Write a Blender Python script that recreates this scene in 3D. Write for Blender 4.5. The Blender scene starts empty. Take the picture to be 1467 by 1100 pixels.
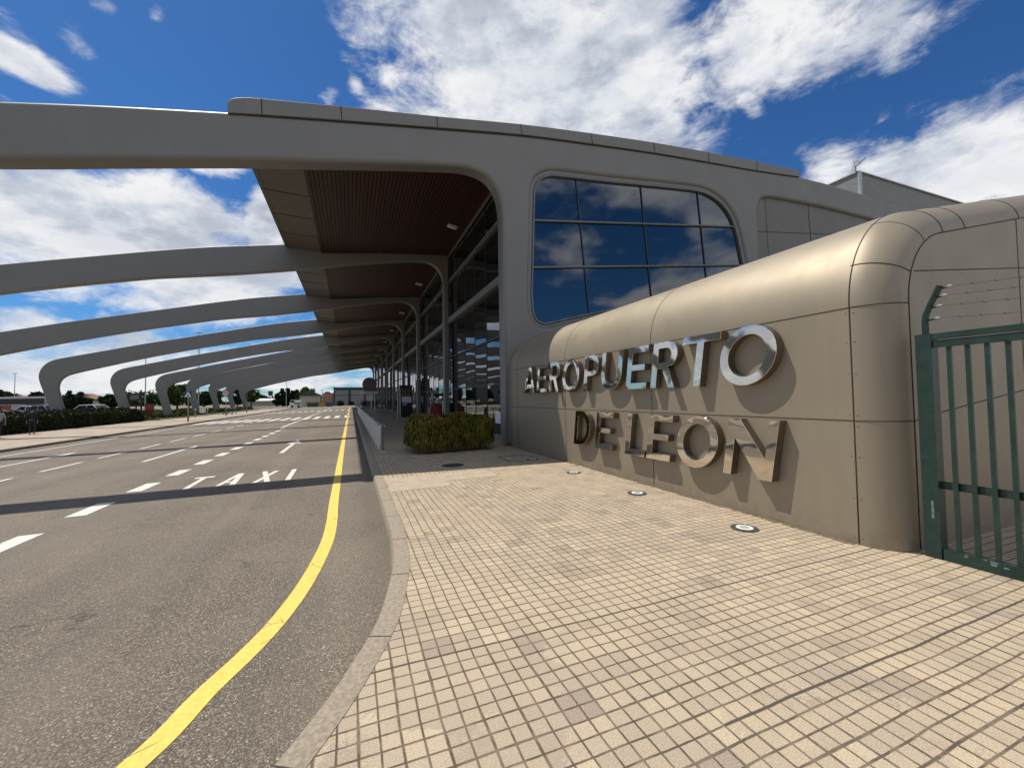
import bpy, bmesh, math, random
from mathutils import Vector, Matrix, geometry
R_ = math.radians
sc = bpy.context.scene
COL = sc.collection
random.seed(7)

# ------------------------------------------------------------------ camera
F_PX, W_PX = 582.95, 1467.0
yaw, pitch, roll = R_(21.59), R_(1.91), R_(0.90)
Fv = Vector((math.sin(yaw)*math.cos(pitch), math.cos(yaw)*math.cos(pitch), math.sin(pitch)))
Rv0 = Vector((math.cos(yaw), -math.sin(yaw), 0)); Uv0 = Rv0.cross(Fv)
Rv = math.cos(roll)*Rv0 - math.sin(roll)*Uv0
Uv = math.sin(roll)*Rv0 + math.cos(roll)*Uv0
cam = bpy.data.cameras.new('camera'); cam.sensor_width = 36; cam.lens = 36*F_PX/W_PX
cam.clip_start = 0.05; cam.clip_end = 6000
co = bpy.data.objects.new('camera', cam); COL.objects.link(co)
M = Matrix.Identity(4)
for i in range(3):
    M[i][0] = Rv[i]; M[i][1] = Uv[i]; M[i][2] = -Fv[i]
M.translation = Vector((0, 0, 1.65))
co.matrix_world = M
sc.camera = co
sc.view_settings.view_transform = 'Standard'; sc.view_settings.look = 'None'
sc.view_settings.exposure = 0; sc.view_settings.gamma = 1

# ------------------------------------------------------------------ sun
SUN = Vector((-0.345, 0.365, 1.0)).normalized()
sl = bpy.data.lights.new('sun', 'SUN'); sl.energy = 5.0; sl.angle = R_(0.5); sl.color = (1.0, 0.93, 0.82)
so = bpy.data.objects.new('sun', sl); COL.objects.link(so)
so.rotation_euler = SUN.to_track_quat('Z', 'Y').to_euler(); so.location = (-20, 20, 60)

# ------------------------------------------------------------------ node helpers
class NT:
    def __init__(s, tree): s.t = tree; s.n = tree.nodes; s.l = tree.links
    def new(s, typ, **kw):
        n = s.n.new(typ)
        for k, v in kw.items(): setattr(n, k, v)
        return n
    def put(s, sock, v):
        if isinstance(v, bpy.types.NodeSocket): s.l.new(v, sock)
        elif v is not None: sock.default_value = v
    def math(s, op, a, b=None, c=None, clamp=False):
        n = s.new('ShaderNodeMath', operation=op, use_clamp=clamp)
        s.put(n.inputs[0], a); s.put(n.inputs[1], b); s.put(n.inputs[2], c)
        return n.outputs[0]
    def vmath(s, op, a, b=None, scale=None):
        n = s.new('ShaderNodeVectorMath', operation=op)
        s.put(n.inputs[0], a); s.put(n.inputs[1], b)
        if scale is not None: s.put(n.inputs['Scale'], scale)
        return n.outputs['Value'] if op in ('DOT_PRODUCT', 'LENGTH') else n.outputs['Vector']
    def mix(s, f, a, b, mode='MIX'):
        n = s.new('ShaderNodeMix', data_type='RGBA', blend_type=mode)
        s.put(n.inputs[0], f); s.put(n.inputs[6], a); s.put(n.inputs[7], b)
        return n.outputs[2]
    def noise(s, vec, scale, detail=4, rough=0.5, dist=0.0):
        n = s.new('ShaderNodeTexNoise')
        s.put(n.inputs['Vector'], vec); n.inputs['Scale'].default_value = scale
        n.inputs['Detail'].default_value = detail; n.inputs['Roughness'].default_value = rough
        n.inputs['Distortion'].default_value = dist
        return n.outputs['Fac']
    def ramp(s, f, stops, interp='LINEAR'):
        n = s.new('ShaderNodeValToRGB'); cr = n.color_ramp; cr.interpolation = interp
        while len(cr.elements) < len(stops): cr.elements.new(0.5)
        for e, (p, c) in zip(cr.elements, stops):
            e.position = p; e.color = c if len(c) == 4 else (*c, 1)
        s.put(n.inputs[0], f); return n.outputs[0]
    def smooth(s, v, a, b, lo=0.0, hi=1.0):
        n = s.new('ShaderNodeMapRange', interpolation_type='SMOOTHSTEP')
        s.put(n.inputs[0], v); s.put(n.inputs[1], a); s.put(n.inputs[2], b)
        s.put(n.inputs[3], lo); s.put(n.inputs[4], hi)
        return n.outputs[0]
def c4(c): return (*c, 1.0) if len(c) == 3 else c
def mat(name):
    m = bpy.data.materials.new(name); m.use_nodes = True
    t = NT(m.node_tree); b = m.node_tree.nodes['Principled BSDF']
    t.b = b; t.m = m
    t.obj = t.new('ShaderNodeTexCoord').outputs['Object']
    t.pos = t.new('ShaderNodeNewGeometry').outputs['Position']
    return t
def simple(name, col, rough=0.6, metal=0.0, var=0.12, scale=3.0, bump=0.0, bscale=40.0, spec=0.5, streak=False):
    t = mat(name)
    v = t.pos
    if streak:
        mp = t.new('ShaderNodeMapping'); t.l.new(v, mp.inputs[0]); mp.inputs['Scale'].default_value = (1, 1, 0.12); v = mp.outputs[0]
    f = t.noise(v, scale, 5, 0.6)
    a = tuple(max(0, x*(1-var)) for x in col); b = tuple(min(1, x*(1+var)) for x in col)
    t.put(t.b.inputs['Base Color'], t.mix(t.smooth(f, 0.3, 0.7), c4(a), c4(b)))
    t.b.inputs['Roughness'].default_value = rough; t.b.inputs['Metallic'].default_value = metal
    t.b.inputs['Specular IOR Level'].default_value = spec
    if bump:
        bn = t.new('ShaderNodeBump'); bn.inputs['Strength'].default_value = bump; bn.inputs['Distance'].default_value = 0.01
        t.put(bn.inputs['Height'], t.noise(t.pos, bscale, 4, 0.6)); t.l.new(bn.outputs[0], t.b.inputs['Normal'])
    return t.m

# ------------------------------------------------------------------ object helpers
def link(o, parent=None):
    COL.objects.link(o)
    if parent is not None:
        o.parent = parent
    return o
def tag(o, label=None, cat=None, group=None, kind=None):
    if label: o['label'] = label
    if cat: o['category'] = cat
    if group: o['group'] = group
    if kind: o['kind'] = kind
    return o
def mobj(name, verts, faces, m, parent=None, smooth=False, world=True):
    me = bpy.data.meshes.new(name)
    me.from_pydata([tuple(v) for v in verts], [], faces); me.update()
    if m: me.materials.append(m)
    o = bpy.data.objects.new(name, me); link(o, parent)
    if parent is not None and world:
        o.matrix_parent_inverse = Matrix.Translation(-Vector(parent.location)) if parent.parent is None else Matrix.Identity(4)
    if smooth: shade(o)
    return o
def shade(o, ang=35):
    me = o.data
    for p in me.polygons: p.use_smooth = True
    try: me.set_sharp_from_angle(angle=R_(ang))
    except Exception: pass
def empty(name, loc):
    o = bpy.data.objects.new(name, None); o.location = loc; o.empty_display_size = 0.2
    link(o); return o
class MB:
    """collects shapes into one mesh"""
    def __init__(s): s.v = []; s.f = []
    def add(s, vs, fs):
        k = len(s.v); s.v += [Vector(v) for v in vs]; s.f += [tuple(i+k for i in f) for f in fs]; return s
    def box(s, c, d, rz=0.0, M=None):
        x, y, z = d[0]/2, d[1]/2, d[2]/2
        vs = [Vector((sx*x, sy*y, sz*z)) for sz in (-1, 1) for sy in (-1, 1) for sx in (-1, 1)]
        rm = Matrix.Rotation(rz, 3, 'Z') if M is None else M
        vs = [rm @ v + Vector(c) for v in vs]
        return s.add(vs, [(0, 2, 3, 1), (4, 5, 7, 6), (0, 1, 5, 4), (2, 6, 7, 3), (0, 4, 6, 2), (1, 3, 7, 5)])
    def tube(s, pts, r, n=8, caps=True):
        pts = [Vector(p) for p in pts]; rs = r if isinstance(r, (list, tuple)) else [r]*len(pts)
        k = len(s.v); up = Vector((0, 0, 1)); prev = None
        for i, p in enumerate(pts):
            d = (pts[min(i+1, len(pts)-1)] - pts[max(i-1, 0)])
            d = d.normalized() if d.length > 1e-9 else Vector((0, 0, 1))
            a = prev if prev is not None else (up if abs(d.z) < 0.95 else Vector((1, 0, 0)))
            e1 = (a - d*a.dot(d)).normalized(); e2 = d.cross(e1); prev = e1
            for j in range(n):
                t = 2*math.pi*j/n; s.v.append(p + (e1*math.cos(t) + e2*math.sin(t))*rs[i])
        for i in range(len(pts)-1):
            for j in range(n):
                a = k+i*n+j; b = k+i*n+(j+1) % n; s.f.append((a, b, b+n, a+n))
        if caps:
            s.f.append(tuple(k+j for j in reversed(range(n)))); e = k+(len(pts)-1)*n; s.f.append(tuple(e+j for j in range(n)))
        return s
    def cyl(s, c, r, h, n=24, r2=None):
        r2 = r if r2 is None else r2
        return s.tube([c, (c[0], c[1], c[2]+h)], [r, r2], n)
    def prism(s, poly, axis, a, b):
        """poly: 2D points, extruded along axis from a to b"""
        n = len(poly)
        def P(p, t):
            return {'x': (t, p[0], p[1]), 'y': (p[0], t, p[1]), 'z': (p[0], p[1], t)}[axis]
        vs = [P(p, a) for p in poly] + [P(p, b) for p in poly]
        tri = geometry.tessellate_polygon([[Vector((p[0], p[1], 0)) for p in poly]])
        fs = [tuple(t) for t in tri] + [tuple(i+n for i in reversed(t)) for t in tri]
        fs += [(i, (i+1) % n, (i+1) % n+n, i+n) for i in range(n)]
        return s.add(vs, fs)
    def quad(s, a, b, c, d): return s.add([a, b, c, d], [(0, 1, 2, 3)])
    def build(s, name, m, parent=None, smooth=False, fix=True, xf=None):
        vs = s.v if xf is None else [xf @ v for v in s.v]
        o = mobj(name, vs, s.f, m, parent, False)
        if fix:
            bm = bmesh.new(); bm.from_mesh(o.data); bmesh.ops.recalc_face_normals(bm, faces=bm.faces); bm.to_mesh(o.data); bm.free()
        if smooth: shade(o)
        return o
def subpart(o, root):
    return o
def catmull(pts, n=6):
    out = []
    P = [Vector(p) for p in pts]
    for i in range(len(P)-1):
        p0 = P[max(i-1, 0)]; p1 = P[i]; p2 = P[i+1]; p3 = P[min(i+2, len(P)-1)]
        for k in range(n):
            t = k/n
            out.append(0.5*((2*p1)+(p2-p0)*t+(2*p0-5*p1+4*p2-p3)*t*t+(3*p1-p0-3*p2+p3)*t**3))
    out.append(P[-1]); return out
def area2(l): return sum(l[i][0]*l[(i+1) % len(l)][1]-l[(i+1) % len(l)][0]*l[i][1] for i in range(len(l)))/2
def slab2d(name, loops, y0, y1, m, parent=None, bev=0.0, res=3, xf=None, wn=True):
    """outline loops in the x,z plane made into a plate from y0 (front) to y1 (back) with rounded edges"""
    cu = bpy.data.curves.new('tmp', 'CURVE'); cu.dimensions = '2D'; cu.fill_mode = 'BOTH'
    cu.extrude = max((y1-y0)/2-bev, 1e-4); cu.bevel_depth = bev; cu.bevel_resolution = res; cu.offset = -bev
    for li, l in enumerate(loops):
        a = area2(l)
        if (a < 0) != (li > 0): l = list(reversed(l))
        sp = cu.splines.new('POLY'); sp.points.add(len(l)-1)
        for p, q in zip(sp.points, l): p.co = (q[0], q[1], 0, 1)
        sp.use_cyclic_u = True
    ob = bpy.data.objects.new('tmp', cu); COL.objects.link(ob)
    dg = bpy.context.evaluated_depsgraph_get(); dg.update()
    me = bpy.data.meshes.new_from_object(ob.evaluated_get(dg))
    vs = [Vector((v.co.x, (y0+y1)/2 - v.co.z, v.co.y)) for v in me.vertices]
    fs = [tuple(p.vertices) for p in me.polygons]
    bpy.data.objects.remove(ob); bpy.data.curves.remove(cu); bpy.data.meshes.remove(me)
    if xf: vs = [xf(v) for v in vs]
    o = mobj(name, vs, fs, m, parent)
    bm = bmesh.new(); bm.from_mesh(o.data); bmesh.ops.remove_doubles(bm, verts=bm.verts, dist=1e-5)
    bmesh.ops.recalc_face_normals(bm, faces=bm.faces); bm.to_mesh(o.data); bm.free()
    shade(o, 40)
    if wn:
        w_ = o.modifiers.new('wn', 'WEIGHTED_NORMAL'); w_.keep_sharp = True; w_.weight = 100
    return o

# ------------------------------------------------------------------ world: sky + clouds
w = bpy.data.worlds.new('World'); sc.world = w; w.use_nodes = True
t = NT(w.node_tree)
for n in list(t.n): t.n.remove(n)
D = t.new('ShaderNodeTexCoord').outputs['Generated']
D = t.vmath('NORMALIZE', D)
sky = t.new('ShaderNodeTexSky', sky_type='NISHITA'); sky.sun_disc = False
sky.sun_elevation = math.asin(SUN.z); sky.sun_rotation = math.atan2(SUN.x, SUN.y)
sky.altitude = 900; sky.air_density = 1.0; sky.dust_density = 0.6; sky.ozone_density = 2.5
sep = t.new('ShaderNodeSeparateXYZ'); t.l.new(D, sep.inputs[0])
zc = t.math('MAXIMUM', sep.outputs[2], 0.0)
den = t.math('ADD', zc, 0.10)
cmb = t.new('ShaderNodeCombineXYZ')
t.l.new(t.math('DIVIDE', sep.outputs[0], den), cmb.inputs[0]); t.l.new(t.math('DIVIDE', sep.outputs[1], den), cmb.inputs[1])
P2 = cmb.outputs[0]
def pix(u, v): return (Fv + (u-733.5)/F_PX*Rv - (v-550)/F_PX*Uv).normalized()
acc = None
# cloud banks: centre, far end of long axis, half width, weight -- all as directions on the sky dome
BL = [((780, 90), (1020, 150), 0.20, 1.15), ((1150, 20), (1390, -45), 0.11, 1.0), ((600, 55), (640, 20), 0.06, 0.75), ((900, 0), (1030, 20), 0.16, 0.95), ((1075, 150), (1100, 190), 0.03, 0.62), ((560, 110), (580, 130), 0.04, 0.7), ((960, 180), (985, 190), 0.05, 0.8),
      ((1370, 240), (1640, 225), 0.085, 1.0), ((1190, 240), (1260, 235), 0.055, 0.8),
      ((120, 330), (350, 350), 0.13, 1.05), ((250, 290), (340, 340), 0.06, 0.95), ((0, 300), (60, 280), 0.12, 0.9), ((385, 315), (395, 255), 0.04, 0.95), ((310, 240), (360, 243), 0.022, 0.75),
      ((40, 95), (120, 145), 0.024, 0.82), ((100, 45), (130, 45), 0.025, 0.6), ((225, 20), (245, 40), 0.024, 0.7), ((150, 5), (185, 15), 0.03, 0.6), ((470, 135), (490, 125), 0.022, 0.66), ((508, 120), (515, 140), 0.022, 0.72), ((20, 25), (50, 20), 0.03, 0.5),
      ((300, 420), (450, 400), 0.075, 1.0), ((190, 490), (260, 485), 0.03, 0.8), ((30, 470), (70, 465), 0.05, 0.85), ((40, 540), (240, 545), 0.075, 0.8)]
for (cu_, cv_), (eu, ev), hw, wt in BL:
    d0 = pix(cu_, cv_); d1 = pix(eu, ev); e1 = (d1-d0*d0.dot(d1)); L = e1.length; e1.normalize(); e2 = d0.cross(e1)
    a = t.math('MULTIPLY', t.vmath('DOT_PRODUCT', D, tuple(e1)), 1/max(L, hw)); b = t.math('MULTIPLY', t.vmath('DOT_PRODUCT', D, tuple(e2)), 1/hw)
    r2 = t.math('ADD', t.math('MULTIPLY', a, a), t.math('MULTIPLY', b, b))
    g = t.math('POWER', 2.71828, t.math('MULTIPLY', r2, -0.8))
    g = t.math('MULTIPLY', g, t.math('GREATER_THAN', t.vmath('DOT_PRODUCT', D, tuple(d0)), 0.3))
    g = t.math('MULTIPLY', g, wt)
    acc = g if acc is None else t.math('MAXIMUM', acc, g)
Dz = t.vmath('MULTIPLY', D, (1.0, 1.0, 2.1))
n1 = t.noise(Dz, 3.6, 11, 0.63, 0.25); n2 = t.noise(Dz, 10.0, 9, 0.66, 0.5); n3 = t.noise(P2, 0.55, 4, 0.5)
# sky not covered by named banks (behind the camera, near the horizon) gets scattered cumulus
front = t.smooth(t.vmath('DOT_PRODUCT', D, tuple(Fv)), 0.1, 0.4)
low = t.smooth(sep.outputs[2], 0.30, 0.03)
base = t.math('ADD', t.math('MULTIPLY', t.math('SUBTRACT', 1.0, front), t.smooth(n3, 0.40, 0.58, 0.1, 0.78)), t.math('MULTIPLY', low, t.smooth(n3, 0.35, 0.6, 0.46, 0.78)))
acc = t.math('MAXIMUM', acc, base)
nn = t.math('ADD', t.math('MULTIPLY', n1, 0.62), t.math('MULTIPLY', n2, 0.38))
dens = t.math('ADD', t.math('MULTIPLY', t.math('SUBTRACT', nn, 0.5), 4.6), t.math('SUBTRACT', t.math('MULTIPLY', acc, 1.85), 0.88))
cov = t.smooth(dens, -0.22, 0.62)
thick = t.smooth(dens, 0.35, 1.5)
n4 = t.noise(t.vmath('ADD', Dz, (3.03, -0.02, -0.04)), 6.0, 8, 0.6)
sh = t.math('ADD', t.math('MULTIPLY', thick, 0.28), t.math('MULTIPLY', t.smooth(n4, 0.40, 0.66), 0.62), clamp=True)
ccol = t.ramp(sh, [(0.0, (1.0, 1.0, 1.0)), (0.40, (0.72, 0.76, 0.84)), (1.0, (0.34, 0.40, 0.50))])
cov = t.math('MULTIPLY', cov, t.smooth(sep.outputs[2], -0.02, 0.03))
hs = t.new('ShaderNodeHueSaturation'); hs.inputs['Saturation'].default_value = 1.12; hs.inputs['Value'].default_value = 1.0
t.l.new(sky.outputs[0], hs.inputs['Color'])
skc = t.mix(1.0, hs.outputs[0], (0.40, 0.71, 0.98, 1), 'MULTIPLY')
b1 = t.new('ShaderNodeBackground'); t.l.new(skc, b1.inputs[0]); b1.inputs[1].default_value = 0.10
b2 = t.new('ShaderNodeBackground'); t.l.new(ccol, b2.inputs[0]); b2.inputs[1].default_value = 0.92
mx = t.new('ShaderNodeMixShader'); t.l.new(cov, mx.inputs[0]); t.l.new(b1.outputs[0], mx.inputs[1]); t.l.new(b2.outputs[0], mx.inputs[2])
out = t.new('ShaderNodeOutputWorld'); t.l.new(mx.outputs[0], out.inputs[0])

# ------------------------------------------------------------------ materials
def groove(t, coord, period, off, width, soft):
    f = t.math('FRACT', t.math('DIVIDE', t.math('SUBTRACT', coord, off), period))
    d = t.math('MULTIPLY', t.math('MINIMUM', f, t.math('SUBTRACT', 1.0, f)), period)
    return t.smooth(d, width, width+soft, 1.0, 0.0)
def paving(name, light=1.0):
    t = mat(name)
    s = t.new('ShaderNodeSeparateXYZ'); wob = t.new('ShaderNodeTexNoise'); wob.inputs['Scale'].default_value = 1.3; t.l.new(t.pos, wob.inputs['Vector'])
    wv = t.vmath('SCALE', t.vmath('SUBTRACT', wob.outputs['Color'], (0.5, 0.5, 0.5)), scale=0.035)
    wob2 = t.new('ShaderNodeTexNoise'); wob2.inputs['Scale'].default_value = 45; t.l.new(t.pos, wob2.inputs['Vector'])
    wv2 = t.vmath('SCALE', t.vmath('SUBTRACT', wob2.outputs['Color'], (0.5, 0.5, 0.5)), scale=0.004)
    p = t.vmath('ADD', t.vmath('ADD', t.pos, wv), wv2); t.l.new(p, s.inputs[0])
    X, Y = s.outputs[0], s.outputs[1]
    gx = groove(t, X, 0.1, 0.03, 0.0032, 0.0035); gy = groove(t, Y, 0.1, 0.06, 0.0034, 0.0035)
    jx = groove(t, X, 0.2, 0.03, 0.0055, 0.004); jy = groove(t, Y, 0.2, 0.06, 0.005, 0.004)
    # every tile laid a little off: some joints are wide and dark, some nearly closed
    jm = t.smooth(t.noise(t.pos, 2.2, 3), 0.35, 0.62)
    g = t.math('MAXIMUM', t.math('MAXIMUM', gx, gy), t.math('MULTIPLY', t.math('MAXIMUM', jx, jy), jm))
    d1 = t.math('ABSOLUTE', t.math('SUBTRACT', Y, 2.66)); d2 = t.math('ADD', t.math('ABSOLUTE', t.math('SUBTRACT', Y, 1.56)), t.math('MULTIPLY', t.math('LESS_THAN', X, 1.73), 9.0))
    d3 = t.math('ADD', t.math('ABSOLUTE', t.math('SUBTRACT', X, 3.83)), t.math('MULTIPLY', t.math('GREATER_THAN', Y, 1.56), 9.0))
    ex = t.smooth(t.math('MINIMUM', t.math('MINIMUM', d1, d2), d3), 0.006, 0.011, 1.0, 0.0)
    g = t.math('MAXIMUM', g, ex)
    fl = t.vmath('FLOOR', t.vmath('DIVIDE', t.vmath('SUBTRACT', p, (0.03, 0.06, 0)), (0.2, 0.2, 10)))
    wn = t.new('ShaderNodeTexWhiteNoise', noise_dimensions='3D'); t.l.new(fl, wn.inputs['Vector'])
    fl2 = t.vmath('FLOOR', t.vmath('DIVIDE', t.vmath('SUBTRACT', p, (0.03, 0.06, 0)), (0.1, 0.1, 10)))
    wn2 = t.new('ShaderNodeTexWhiteNoise', noise_dimensions='3D'); t.l.new(fl2, wn2.inputs['Vector'])
    colr = t.ramp(wn.outputs['Value'], [(0.0, (0.30, 0.237, 0.188)), (0.12, (0.395, 0.318, 0.238)), (0.7, (0.455, 0.37, 0.268)), (1.0, (0.51, 0.415, 0.29))])
    colr = t.mix(t.math('MULTIPLY', wn2.outputs['Value'], 0.25), colr, (0.27, 0.235, 0.19, 1))
    # purplish worn patches and dirt
    big = t.smooth(t.noise(t.pos, 0.9, 5, 0.62), 0.50, 0.70)
    colr = t.mix(t.math('MULTIPLY', big, 0.36), colr, (0.25, 0.215, 0.18, 1))
    warm = t.smooth(t.noise(t.vmath('ADD', t.pos, (9, 3, 0)), 0.45, 3), 0.45, 0.62)
    colr = t.mix(t.math('MULTIPLY', warm, 0.30), colr, (0.50, 0.40, 0.26, 1))
    gum = t.new('ShaderNodeTexVoronoi'); gum.inputs['Scale'].default_value = 1.1; t.l.new(t.pos, gum.inputs['Vector'])
    colr = t.mix(t.smooth(gum.outputs['Distance'], 0.020, 0.032, 0.55, 0), colr, (0.10, 0.085, 0.07, 1))
    spk = t.noise(t.pos, 130, 4, 0.75)
    colr = t.mix(t.smooth(spk, 0.46, 0.66, 0, 0.62), colr, (0.16, 0.13, 0.10, 1))
    colr = t.mix(t.smooth(t.noise(t.pos, 170, 3, 0.7), 0.54, 0.68, 0, 0.65), colr, (0.72, 0.62, 0.45, 1))
    st = t.smooth(t.noise(t.pos, 3.6, 3, 0.7), 0.71, 0.78)
    colr = t.mix(t.math('MULTIPLY', st, 0.45), colr, (0.12, 0.10, 0.08, 1))
    gcol = t.mix(t.smooth(t.noise(t.pos, 8, 3), 0.35, 0.65), (0.070, 0.053, 0.037, 1), (0.165, 0.128, 0.092, 1))
    gcol = t.mix(ex, gcol, (0.06, 0.05, 0.04, 1))
    colr = t.mix(t.math('MULTIPLY', g, 0.93), colr, gcol)
    if light != 1.0: colr = t.mix(1.0, colr, (light, light, light, 1), 'MULTIPLY')
    t.put(t.b.inputs['Base Color'], colr); t.b.inputs['Roughness'].default_value = 0.85; t.b.inputs['Specular IOR Level'].default_value = 0.25
    h = t.math('ADD', t.math('MULTIPLY', g, -1.0), t.math('MULTIPLY', spk, 0.35))
    h = t.math('ADD', h, t.math('MULTIPLY', wn.outputs['Value'], 0.25))
    bn = t.new('ShaderNodeBump'); bn.inputs['Strength'].default_value = 0.7; bn.inputs['Distance'].default_value = 0.005
    t.put(bn.inputs['Height'], h); t.l.new(bn.outputs[0], t.b.inputs['Normal'])
    return t.m
def asphalt():
    t = mat('asphalt')
    v = t.new('ShaderNodeTexVoronoi'); v.inputs['Scale'].default_value = 95; t.l.new(t.pos, v.inputs['Vector'])
    vs = t.new('ShaderNodeSeparateColor'); t.l.new(v.outputs['Color'], vs.inputs[0])
    stone = t.ramp(vs.outputs[0], [(0.0, (0.088, 0.071, 0.053)), (0.55, (0.198, 0.163, 0.122)), (0.85, (0.28, 0.233, 0.178)), (0.965, (0.36, 0.32, 0.265)), (1.0, (0.60, 0.55, 0.48))])
    gap = t.smooth(v.outputs['Distance'], 0.35, 0.75)
    c = t.mix(gap, stone, (0.070, 0.059, 0.047, 1))
    big = t.noise(t.pos, 0.35, 6, 0.6); c = t.mix(t.smooth(big, 0.35, 0.7, 0.0, 0.45), c, (0.245, 0.205, 0.158, 1))
    # finer average away from the tracks; wheel-polished lighter bands run along the road
    sx = t.new('ShaderNodeSeparateXYZ'); t.l.new(t.pos, sx.inputs[0])
    lane = t.math('SINE', t.math('MULTIPLY', t.math('ADD', sx.outputs[0], 0.6), 3.4))
    c = t.mix(t.smooth(lane, 0.0, 1.0, 0.0, 0.14), c, (0.25, 0.215, 0.175, 1))
    st = t.smooth(t.noise(t.pos, 1.7, 3, 0.6), 0.68, 0.76); c = t.mix(t.math('MULTIPLY', st, 0.35), c, (0.07, 0.06, 0.05, 1))
    trk = t.noise(t.vmath('MULTIPLY', t.pos, (1.0, 0.06, 1.0)), 2.2, 4, 0.6); c = t.mix(t.smooth(trk, 0.45, 0.72, 0, 0.30), c, (0.10, 0.088, 0.072, 1))
    # darker gutter with grit beside the kerb
    gut = t.smooth(t.math('ADD', sx.outputs[0], t.math('MULTIPLY', t.noise(t.pos, 1.1, 3), 0.25)), 0.0, 0.55, 0, 0.35)
    c = t.mix(gut, c, (0.085, 0.068, 0.052, 1))
    crk = t.new('ShaderNodeTexVoronoi', feature='DISTANCE_TO_EDGE'); crk.inputs['Scale'].default_value = 0.33
    wv = t.new('ShaderNodeTexNoise'); wv.inputs['Scale'].default_value = 2.0; wv.inputs['Detail'].default_value = 6; t.l.new(t.pos, wv.inputs['Vector'])
    t.l.new(t.vmath('ADD', t.pos, t.vmath('SCALE', t.vmath('SUBTRACT', wv.outputs['Color'], (0.5, 0.5, 0.5)), scale=0.9)), crk.inputs['Vector'])
    ck = t.math('MULTIPLY', t.smooth(crk.outputs['Distance'], 0.0015, 0.005, 1, 0), t.smooth(t.noise(t.pos, 0.5, 3), 0.50, 0.60, 0, 0.55))
    c = t.mix(ck, c, (0.035, 0.03, 0.025, 1))
    t.put(t.b.inputs['Base Color'], c); t.b.inputs['Roughness'].default_value = 0.8; t.b.inputs['Specular IOR Level'].default_value = 0.35
    bn = t.new('ShaderNodeBump'); bn.inputs['Strength'].default_value = 0.85; bn.inputs['Distance'].default_value = 0.006
    t.put(bn.inputs['Height'], t.math('ADD', t.math('MULTIPLY', v.outputs['Distance'], -1.0), t.math('MULTIPLY', vs.outputs[1], 0.6))); t.l.new(bn.outputs[0], t.b.inputs['Normal'])
    return t.m
def paint(name, col, wear=0.35):
    t = mat(name)
    wr = t.smooth(t.noise(t.pos, 55, 5, 0.75), 0.60, 0.72); wb = t.smooth(t.noise(t.pos, 2.5, 4, 0.6), 0.35, 0.75)
    c = t.mix(t.smooth(t.noise(t.pos, 26, 6, 0.8), 0.3, 0.7), c4(tuple(x*0.72 for x in col)), c4(col))
    crk = t.new('ShaderNodeTexVoronoi', feature='DISTANCE_TO_EDGE'); crk.inputs['Scale'].default_value = 3.2
    t.l.new(t.vmath('ADD', t.pos, t.vmath('SCALE', t.vmath('SUBTRACT', t.new('ShaderNodeTexNoise').outputs['Color'], (0.5, 0.5, 0.5)), scale=0.2)), crk.inputs['Vector'])
    ck = t.math('MULTIPLY', t.smooth(crk.outputs['Distance'], 0.004, 0.012, 1, 0), t.smooth(t.noise(t.pos, 1.4, 2), 0.52, 0.6))
    f = t.math('MAXIMUM', t.math('MULTIPLY', wr, t.math('MULTIPLY', wb, wear*2)), ck, clamp=True)
    c = t.mix(f, c, (0.09, 0.075, 0.05, 1))
    t.put(t.b.inputs['Base Color'], c); t.b.inputs['Roughness'].default_value = 0.75
    bn = t.new('ShaderNodeBump'); bn.inputs['Strength'].default_value = 0.6; bn.inputs['Distance'].default_value = 0.004
    t.put(bn.inputs['Height'], t.noise(t.pos, 120, 3, 0.6)); t.l.new(bn.outputs[0], t.b.inputs['Normal'])
    return t.m
def metalpanel(name, col, metal, rough, warm=None):
    t = mat(name)
    mp = t.new('ShaderNodeMapping'); t.l.new(t.pos, mp.inputs[0]); mp.inputs['Scale'].default_value = (1, 1, 0.10)
    s1 = t.noise(mp.outputs[0], 9, 5, 0.6); s2 = t.noise(t.pos, 0.6, 4, 0.5)
    c = t.mix(t.smooth(s1, 0.3, 0.7), c4(tuple(x*0.975 for x in col)), c4(tuple(x*1.02 for x in col)))
    c = t.mix(t.smooth(s2, 0.35, 0.7, 0, 0.5), c, c4(warm or tuple(x*0.9 for x in col)))
    sx = t.new('ShaderNodeSeparateXYZ'); t.l.new(t.pos, sx.inputs[0])
    dirt = t.math('MULTIPLY', t.smooth(sx.outputs[2], 0.45, 0.0), t.smooth(t.noise(t.pos, 5, 5, 0.7), 0.35, 0.7))
    c = t.mix(t.math('MULTIPLY', dirt, 0.45), c, (0.17, 0.14, 0.10, 1))
    t.put(t.b.inputs['Base Color'], c); t.b.inputs['Metallic'].default_value = metal
    t.put(t.b.inputs['Roughness'], t.smooth(t.noise(t.pos, 2.0, 4), 0.3, 0.7, rough-0.04, rough+0.05))
    bn = t.new('ShaderNodeBump'); bn.inputs['Strength'].default_value = 0.05; bn.inputs['Distance'].default_value = 0.02
    t.put(bn.inputs['Height'], t.noise(t.pos, 1.1, 2)); t.l.new(bn.outputs[0], t.b.inputs['Normal'])
    return t.m
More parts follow.
